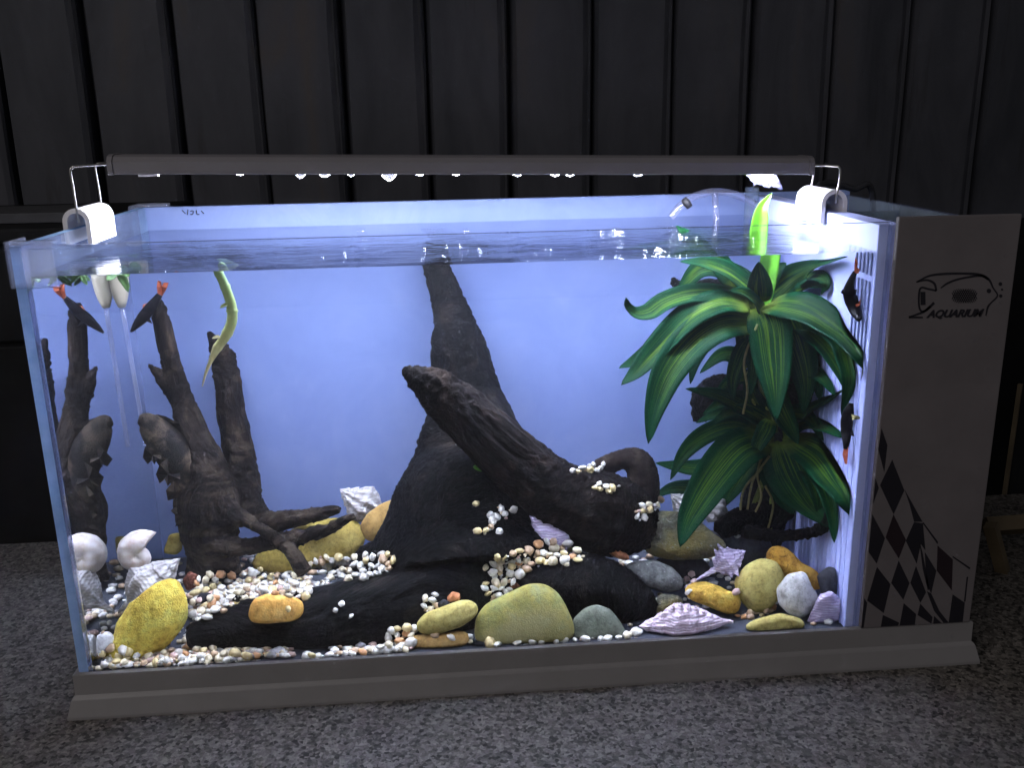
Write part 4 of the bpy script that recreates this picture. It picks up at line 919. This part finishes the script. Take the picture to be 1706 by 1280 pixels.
# middle whorl
L([(1290,705),(1325,690),(1350,700),(1372,735)], 13, .12, .09, up=.4)
L([(1284,706),(1255,692),(1215,690),(1180,712)], 12, .13, .12, up=.4)
L([(1288,708),(1240,682),(1200,662),(1142,648)], 18, .125, .12, up=.45)
L([(1320,705),(1360,682),(1390,664),(1418,640)], 16, .12, .09, up=.45)
L([(1290,708),(1298,670),(1306,630),(1314,600)], 22, .135, .13, up=.15)
L([(1282,706),(1262,680),(1250,650),(1246,622)], 15, .13, .125, up=.2)
L([(1300,708),(1330,680),(1345,650),(1350,620)], 18, .14, .13, up=.2)
L([(1282,690),(1240,668),(1205,672),(1172,690)], 14, .13, .125, up=.35)
L([(1290,640),(1330,620),(1366,628),(1392,660)], 14, .13, .10, up=.35)
L([(1275,640),(1240,630),(1212,640),(1190,668)], 12, .135, .13, up=.35)
L([(1288,640),(1300,680),(1318,715),(1330,740)], 15, .115, .095, up=.2)
L([(1284,700),(1275,720),(1262,745),(1255,770)], 13, .11, .10, up=.2)
L([(1300,560),(1335,585),(1360,625),(1366,668)], 18, .125, .095, up=.3)
L([(1258,560),(1236,590),(1222,632),(1222,668)], 13, .13, .115, up=.3)
# lower whorl
L([(1268,730),(1222,714),(1175,728),(1140,758),(1117,800)], 18, .125, .10, up=.45)
L([(1272,736),(1232,752),(1190,800),(1152,862),(1133,912)], 33, .115, .05, up=.3)
L([(1305,728),(1345,712),(1378,716),(1402,730)], 17, .12, .08, up=.45)
L([(1318,735),(1362,760),(1392,800),(1408,828),(1426,864)], 28, .115, .05, up=.35)
L([(1298,738),(1318,790),(1345,838),(1382,878)], 34, .12, .07, up=.25)
L([(1280,740),(1298,790),(1312,830),(1322,858)], 26, .125, .10, up=.2)
L([(1330,740),(1368,790),(1386,840),(1390,905)], 16, .13, .10, up=.3)
L([(1270,735),(1215,770),(1165,782),(1125,778),(1092,772)], 15, .17, .17, up=.4)
L([(1268,745),(1215,800),(1165,815),(1120,815),(1086,832)], 16, .175, .175, up=.4)
L([(1275,738),(1250,770),(1222,815),(1200,850)], 17, .13, .12, up=.3)
L([(1310,735),(1345,770),(1362,815),(1366,862)], 18, .12, .085, up=.25)
L([(1268,730),(1225,700),(1195,692),(1160,705)], 12, .14, .14, up=.4)
# the shoot that breaks the surface, and a tip beside it
b0 = at(1272, 515, .125); t0 = air(1286, 322, .125); m1 = np.array(t0)*.5+np.array(b0)*.5; m2 = air(1266, 372, .125)
add_leaf(PL, [b0, b0*.55+m2*.45, m2, air(1271, 345, .125), t0], .0066, M['lime_leaf'], up=.15, vee=.6)
t1 = air(1126, 376, .14); add_leaf(PL, [at(1225, 480, .14), t1*.5+at(1225, 480, .14)*.5+np.array([0, 0, .004]), t1], .008, M['leaf'], up=.4)
for k_, (pts, r) in enumerate([([(1268,440,.13),(1264,500,.13),(1262,560,.13),(1268,640,.13),(1280,700,.13),(1284,745,.13),(1272,800,.125),(1255,850,.12),(1250,905,.12)], 7), ([(1255,600,.13),(1245,640,.13),(1262,690,.128)], 5), ([(1286,745,.12),(1290,800,.118),(1282,860,.118),(1285,900,.118)], 5), ([(1262,560,.128),(1285,640,.12),(1292,720,.12)], 6)]):
    tubeobj('stem', resample(np.array([at(*p) for p in pts]), 40), r*.00034, M['stem'], PL)
for pts in ([(1275,745),(1262,790),(1268,830),(1250,868)], [(1282,760),(1255,800),(1245,850)], [(1270,780),(1240,815),(1232,860)], [(1262,540),(1240,600),(1245,650),(1238,690)], [(1275,810),(1288,840),(1280,880)]):
    tubeobj('root', resample(np.array([at(x, y, .108) for x, y in pts]), 24), .0009, M['root'], PL, 6)
print('plant done')

# ------------------------------------------------------------------ bamboo shoot, floating sprigs, tubes
M['bamboo'], nt, out = mat('bamboo_skin')
c = coords(nt, world=True); zc = N(nt, 'SeparateXYZ', {0: c}).outputs[2]; mr = N(nt, 'MapRange', {0: zc, 1: .185, 2: .262}).outputs[0]
k = ramp(nt, mr, [(.0, (.60, .52, .28)), (.25, (.74, .70, .32)), (.5, (.60, .70, .26)), (1, (.34, .56, .22))]); k = mixc(nt, .4, k, ramp(nt, noi(nt, c, 130, 4), [(.3, (.6, .6, .5)), (.7, (1, 1, 1))]), 'MULTIPLY'); pbsdf(nt, out, k, .4, .4)
bp = [(361,449),(370,466),(379,488),(386,512),(386,536),(376,560),(362,580),(351,602),(343,622),(337,644)]
Q = resample(np.array([at(x, y, .062) for x, y in bp]), 70); n = len(Q); Rr = np.interp(np.linspace(0, 1, n), [0, .3, .5, .68, .78, 1], [.0027, .0032, .0034, .0028, .0014, .0004])
for f0 in (.05, .17, .36, .53, .66): Rr *= 1+.22*np.exp(-((np.linspace(0, 1, n)-f0)/.008)**2)
Q = np.vstack([Q[0]+np.array([.001, .0, .0015]), Q]); Rr = np.r_[Rr[0], Rr]
B = empty('bamboo_shoot', tuple(Q[0]), 'pale green jointed bamboo shoot hanging from the water surface', 'bamboo shoot')
link('stalk', mesh('stalk', *tube(Q, Rr, 14), M['bamboo']), B)
bs = at(378, 507, .058); add_leaf(B, [bs, bs+np.array([-.002, -.001, -.001]), bs+np.array([-.004, -.002, -.002])], .0012, M['stem'], 'bud')
bs = at(366, 562, .058); add_leaf(B, [bs, bs+np.array([-.002, -.001, .000]), bs+np.array([-.0045, -.001, -.0005])], .0014, M['root'], 'bud')
M['moss'] = plain('dark_sprig', (.05, .12, .025), .6, .3, .4, 150, .2)
def sprig(label, base, leaves, Y, hw=7):
    S = empty('floating_sprig', tuple(at(*base, Y)), label, 'water plant'); pts = []
    for i, pp in enumerate(leaves):
        P = [at(x, y, Y+.004*math.sin(i*2.3)*k_) for k_, (x, y) in enumerate(pp)]; add_leaf(S, P, hw*pxs(*base, Y), M['moss'], up=.3, nl=12, na=4)
    return S
sprig('dark green leaf sprig floating by the lamp clamp', (195, 458), [[(198,455),(206,468),(214,487)], [(194,455),(203,462),(216,480)], [(190,455),(184,462),(178,467)], [(196,454),(208,455),(216,460)]], .10, 7)
sprig('small green moss sprig floating near the side glass', (130, 462), [[(135,457),(126,464),(115,474)], [(135,457),(128,459),(116,466)], [(136,458),(140,468),(145,475)], [(134,458),(130,468),(124,476)], [(136,458),(142,462),(150,468)]], .085, 4)
sprig('thin green moss strand along the waterline at the side glass', (80, 458), [[(110,457),(90,460),(70,463)], [(75,459),(60,464),(48,470)], [(95,458),(88,464),(84,474)], [(70,461),(66,468),(60,476)], [(60,463),(52,470),(46,478)]], .03, 4)
M['rod'] = clear('rod_plastic', (.86, .88, .95), .10, 2.5, .05, film=.22, filmcol=(.75, .78, .95))
M['cup'] = plain('cream_cup', (.40, .36, .27), .45, .4, .06, 60, .05)
FT = empty('feeding_tube', tuple(at(200, 470, .185)), 'thin clear tube hanging from a cream cup near the side glass', 'tube')
a, b = at(203, 508, .185), at(243, 742, .20); tubeobj('rod', np.array([a*(1-t)+b*t for t in np.linspace(0, 1, 8)]), .0017, M['rod'], FT, 12)
a, b = at(196, 452, .185), at(203, 512, .185); tubeobj('cup', np.array([a*(1-t)+b*t for t in np.linspace(0, 1, 8)]), np.array([.0072, .0072, .0070, .0066, .006, .0052, .0040, .0026]), M['cup'], FT, 18)
M['hose'] = clear('hose_plastic', (.85, .86, .92), .06, 2.6, .10, film=.09, filmcol=(.8, .8, .95))
AH = empty('air_hose', tuple(air(1200, 330, .20)), 'clear air hose arching over the water with a black clip', 'hose')
Q = resample(np.array([air(1118, 362, .19), air(1135, 342, .19), air(1160, 326, .195), air(1195, 319, .20), air(1230, 326, .205), air(1262, 345, .21), air(1280, 372, .21)]), 50)
link('hose', mesh('hose', *tube(Q, .0030, 12), M['hose']), AH)
a = air(1191, 322, .2); b = air(1194, 385, .2); link('hose', mesh('hose', *tube(np.array([a, a*.5+b*.5, b]), .0026, 12), M['hose']), AH)
a = air(1139, 331, .188); b = air(1149, 345, .188); link('clip', mesh('clip', *tube(np.array([a, a*.6+b*.4, b]), [.0022, .0033, .0026], 10), M['rubber']), AH)
fg = empty('support_tube', tuple(air(1255, 345, .225)), 'upright clear square tube at the back corner by the filter wall', 'tube')
a = air(1252, 312, .225); box('upright', (a[0]-.004, a[0]+.006, .222, .23, .19, a[2]), M['filter_glass'], fg)

# bubbles at the surface
bub = lathe([(.02, 1), (.35, .94), (.64, .77), (.87, .5), (1, .0), (.9, -.2)], 14); bme = mesh('bubble', *bub, M['bubble'])
rng = random.Random(9)
def bubbles(cx, cyy, n, spread, r, label, grp):
    for i in range(n):
        x, y = cx+rng.gauss(0, spread[0]), cyy+rng.gauss(0, spread[1]); d = pray(x, y); t = (ZW-CAM[2])/d[2]; p = CAM+d*t
        if not (YF < p[1] < TD-.01): continue
        o = link('bubble', bme, None, (p[0], p[1], ZW+.0001)); s = rng.uniform(*r); o.scale = (s, s, s*.8); tag(o, label, 'bubble', grp)
bubbles(1027, 388, 11, (11, 3), (.0015, .004), 'clear bubble in the large cluster on the water near the back', 'large bubble cluster')
bubbles(1095, 420, 8, (9, 3), (.001, .0026), 'clear bubble in the small cluster at the front waterline', 'small bubble cluster')
bubbles(1150, 398, 8, (30, 5), (.0008, .0018), 'tiny bubble drifting around the leaf tip', 'bubbles by the leaf tip')
bubbles(602, 386, 1, (1, 1), (.003, .004), 'single dome bubble on the still water of the tank', 'lone bubbles'); bubbles(778, 387, 1, (1, 1), (.003, .004), 'single dome bubble above the driftwood spike', 'lone bubbles')
bubbles(700, 418, 14, (160, 9), (.0006, .0013), 'tiny bubble scattered over the calm water', 'scattered tiny bubbles'); bubbles(890, 438, 3, (6, 1), (.0008, .0015), 'tiny bubble at the front waterline', 'waterline bubbles')

# ------------------------------------------------------------------ fish
M['fish'] = plain('black_fish_skin', (.006, .0055, .008), .4, .12, .5, 300, .2)
M['fin_red'], nt, out = mat('red_fin'); c = coords(nt); k = ramp(nt, noi(nt, c, 300, 4), [(.3, (.36, .07, .035)), (.7, (.55, .17, .09))])
a_ = N(nt, 'BsdfDiffuse', {'Color': k}); b_ = N(nt, 'BsdfTranslucent', {'Color': k}); mx = N(nt, 'MixShader', {0: .5, 1: a_.outputs[0], 2: b_.outputs[0]}); nt.links.new(mx.outputs[0], out.inputs[0])
M['pleco'] = stone_mat('mottled_fish_skin', [(.004,.0035,.0035),(.010,.008,.007),(.16,.115,.075)], 42, .6, .5, 400)
M['eye'] = plain('fish_eye', (.02, .02, .02), .15, .6)
def fin(parent, poly, Y, m, name='fin', th=.0006, bend=.002):
    P = np.array([at(x, y, Y) for x, y in poly]); n = len(P); c = P.mean(0); vd = (CAM-c)/np.linalg.norm(CAM-c)
    Q = [p+vd*bend*math.sin(i*2.1) for i, p in enumerate(P)]; V = [c+vd*th]+[q+vd*th*.3 for q in Q]+[c-vd*th]+[q-vd*th*.3 for q in Q]; F = []
    for i in range(n):
        j = (i+1) % n; F += [(0, 1+i, 1+j), (n+1, n+2+j, n+2+i), (1+i, n+2+i, n+2+j, 1+j)]
    return link(name, mesh(name, V, F, m, False), parent)
def fish(name, path, rad, Y, m, label, cat, flat=.62, eye=None):
    P = resample(np.array([at(x, y, Y) for x, y in path]), 28); k = pxs(*path[0], Y); R = np.interp(np.linspace(0, 1, 28), np.linspace(0, 1, len(rad)), rad)*k
    vd = P.mean(0)-CAM; vd /= np.linalg.norm(vd)
    fo = empty(name, tuple(P.mean(0)), label, cat); T_ = np.gradient(P, axis=0); T_ /= np.linalg.norm(T_, axis=1)[:, None]; sd = np.cross(T_[0], vd)
    link('body', mesh('body', *tube(P, R, 18, flat=flat, nvec=sd), m), fo)
    if eye:
        e = at(*eye, Y)-vd*R[3]*flat*.75; bm = bmesh.new(); bmesh.ops.create_uvsphere(bm, u_segments=10, v_segments=8, radius=1.6*k)
        for v in bm.verts: v.co += Vector(e)
        link('eye', from_bm(bm, 'eye', M['eye'], True), fo)
    return fo
f = fish('black_fish', [(218,553),(226,543),(238,529),(251,513),(260,500),(266,491)], [2, 6, 10, 10, 7, 5], .185, M['fish'], 'black fish with orange tail nosing down beside the tall branch', 'fish', eye=(224,545))
fin(f, [(263,493),(261,478),(263,467),(268,469),(269,478),(273,471),(281,471),(278,480),(271,493)], .185, M['fin_red'], 'tail_fin'); fin(f, [(236,522),(238,508),(247,504),(253,507),(246,518)], .185, M['fin_red'], 'dorsal_fin'); fin(f, [(243,535),(254,540),(250,531)], .183, M['fish'], 'pectoral_fin')
f = fish('black_fish', [(1432,533),(1425,518),(1418,500),(1414,485),(1418,468),(1425,452)], [4, 9.5, 11, 9.5, 6, 3.5], .03, M['fish'], 'black fish with red tail diving beside the slotted filter wall', 'fish', eye=(1429,524))
fin(f, [(1423,455),(1424,440),(1425,426),(1429,440),(1427,450),(1432,449),(1430,456)], .03, M['fin_red'], 'tail_fin'); fin(f, [(1410,494),(1401,488),(1403,482),(1413,484)], .03, M['fish'], 'pectoral_fin'); fin(f, [(1418,492),(1427,489),(1427,482),(1420,482)], .03, M['fish'], 'dorsal_fin'); fin(f, [(1424,508),(1430,505),(1433,497),(1433,508),(1428,512)], .03, M['fin_red'], 'pelvic_fin')
f = fish('black_fish', [(1418,672),(1414,686),(1411,702),(1410,720),(1410,736),(1409,748)], [4, 9, 10.5, 9, 6, 4], .035, M['fish'], 'black fish with red tail rising below the drooping leaf', 'fish', eye=(1416,680))
fin(f, [(1406,745),(1404,758),(1407,773),(1411,774),(1413,760),(1413,745)], .035, M['fin_red'], 'tail_fin'); fin(f, [(1418,690),(1432,694),(1434,698),(1420,700)], .034, M['root'], 'pectoral_fin'); fin(f, [(1414,725),(1424,728),(1420,716)], .035, M['fish'], 'anal_fin')
f = fish('sucker_fish', [(231,699),(243,703),(260,720),(280,744),(298,774),(308,810),(312,848)], [8, 18, 27, 33, 31, 22, 8], .175, M['pleco'], 'mottled brown sucker fish clinging to the tall branch', 'fish', .7, eye=(238,697))
fin(f, [(252,732),(240,748),(238,762),(246,774),(252,768),(258,774),(262,764),(268,766),(270,748)], .165, M['pleco'], 'pectoral_fin', bend=.004); fin(f, [(284,760),(266,774),(260,790),(266,806),(274,800),(280,810),(288,800),(300,800),(300,780)], .165, M['pleco'], 'pelvic_fin', bend=.004); fin(f, [(300,838),(284,852),(296,862),(292,878),(308,870),(322,878),(318,850)], .17, M['pleco'], 'tail_fin', bend=.004)
fin(f, [(246,708),(250,694),(262,690),(276,694),(298,706),(304,722),(290,728)], .18, M['pleco'], 'dorsal_fin', bend=.004); fin(f, [(290,800),(276,818),(280,834),(296,830),(304,818)], .166, M['pleco'], 'anal_fin', bend=.004)
o = add_leaf(empty('leaf_scrap', tuple(at(800, 780, .10)), 'small bright green leaf scrap caught on the stump', 'leaf'), [at(793,775,.095), at(800,781,.092), at(808,787,.093)], .0034, M['lime_leaf'], 'blade')

# ------------------------------------------------------------------ what stands around the tank
M['dark_board'] = plain('dark_board', (.010, .010, .011), .7, .1, .3, 12, .2)
M['old_wood'] = plain('old_wood', (.10, .075, .045), .7, .3, .3, 25, .4)
z = air(60, 378, .34)[2]
CB = empty('dark_cabinet', (-.35, .45, -.9), 'dark cabinet standing behind the granite top beside the tank', 'cabinet')
box('body', (-.95, -.055, .345, .60, -.9, z-.014), M['dark_board'], CB, .003); box('cabinet_top', (-.96, -.045, .332, .605, z-.014, z), M['dark_board'], CB, .003)
zs = air(10, 570, .34)[2]; box('door', (-.50, -.075, .338, .3445, -.88, zs-.004), M['dark_board'], CB, .002); box('drawer_front', (-.50, -.075, .338, .3445, zs, z-.02), M['dark_board'], CB, .002)
p = air(85, 357, .42); o = box('flat_box', (p[0]-.12, p[0]+.045, .37, .46, z+.0005, z+.010), plain('grey_card', (.05,.05,.055), .6, .1), None, .001); tag(o, 'flat grey box lying on the dark cabinet', 'box')
ST = empty('wooden_stool', (.78, .16, ZT), 'old wooden stool frame in the dark beside the filter panel', 'stool')
def beam(name, a, b, r, m, par): return link(name, mesh(name, *tube(np.array([a, (a+b)/2, b]), r, 4), m, False), par)
g0 = lambda x, y, Y: air(x, y, Y)
a = g0(1650, 875, .12); b = g0(1660, 1030, .12); b[2] = ZT; beam('leg', a, b, .0065, M['old_wood'], ST)
c_ = g0(1760, 880, .12); d_ = c_.copy(); d_[2] = ZT; beam('leg', c_, d_, .0065, M['old_wood'], ST)
beam('rail', g0(1655, 1012, .12), g0(1765, 945, .16), .0055, M['old_wood'], ST); beam('seat', g0(1642, 878, .15), g0(1775, 868, .15), .009, M['old_wood'], ST)
CBT = air(1690, 380, .42)
o = box('dark_shelf', (.86, 1.4, .36, .60, -.9, CBT[2]-.01), M['dark_board'], None, .003); tag(o, 'dark board standing in the shadow beyond the filter panel', 'board')
pl = empty('wall_pole', (.86, .33, -.9), 'thin pale pole leaning in the dark beyond the filter panel', 'pole'); beam('shaft', air(1700, 640, .33), air(1676, 850, .33)+np.array([-.01, 0, -.6]), .003, M['old_wood'], pl)
print('all done')
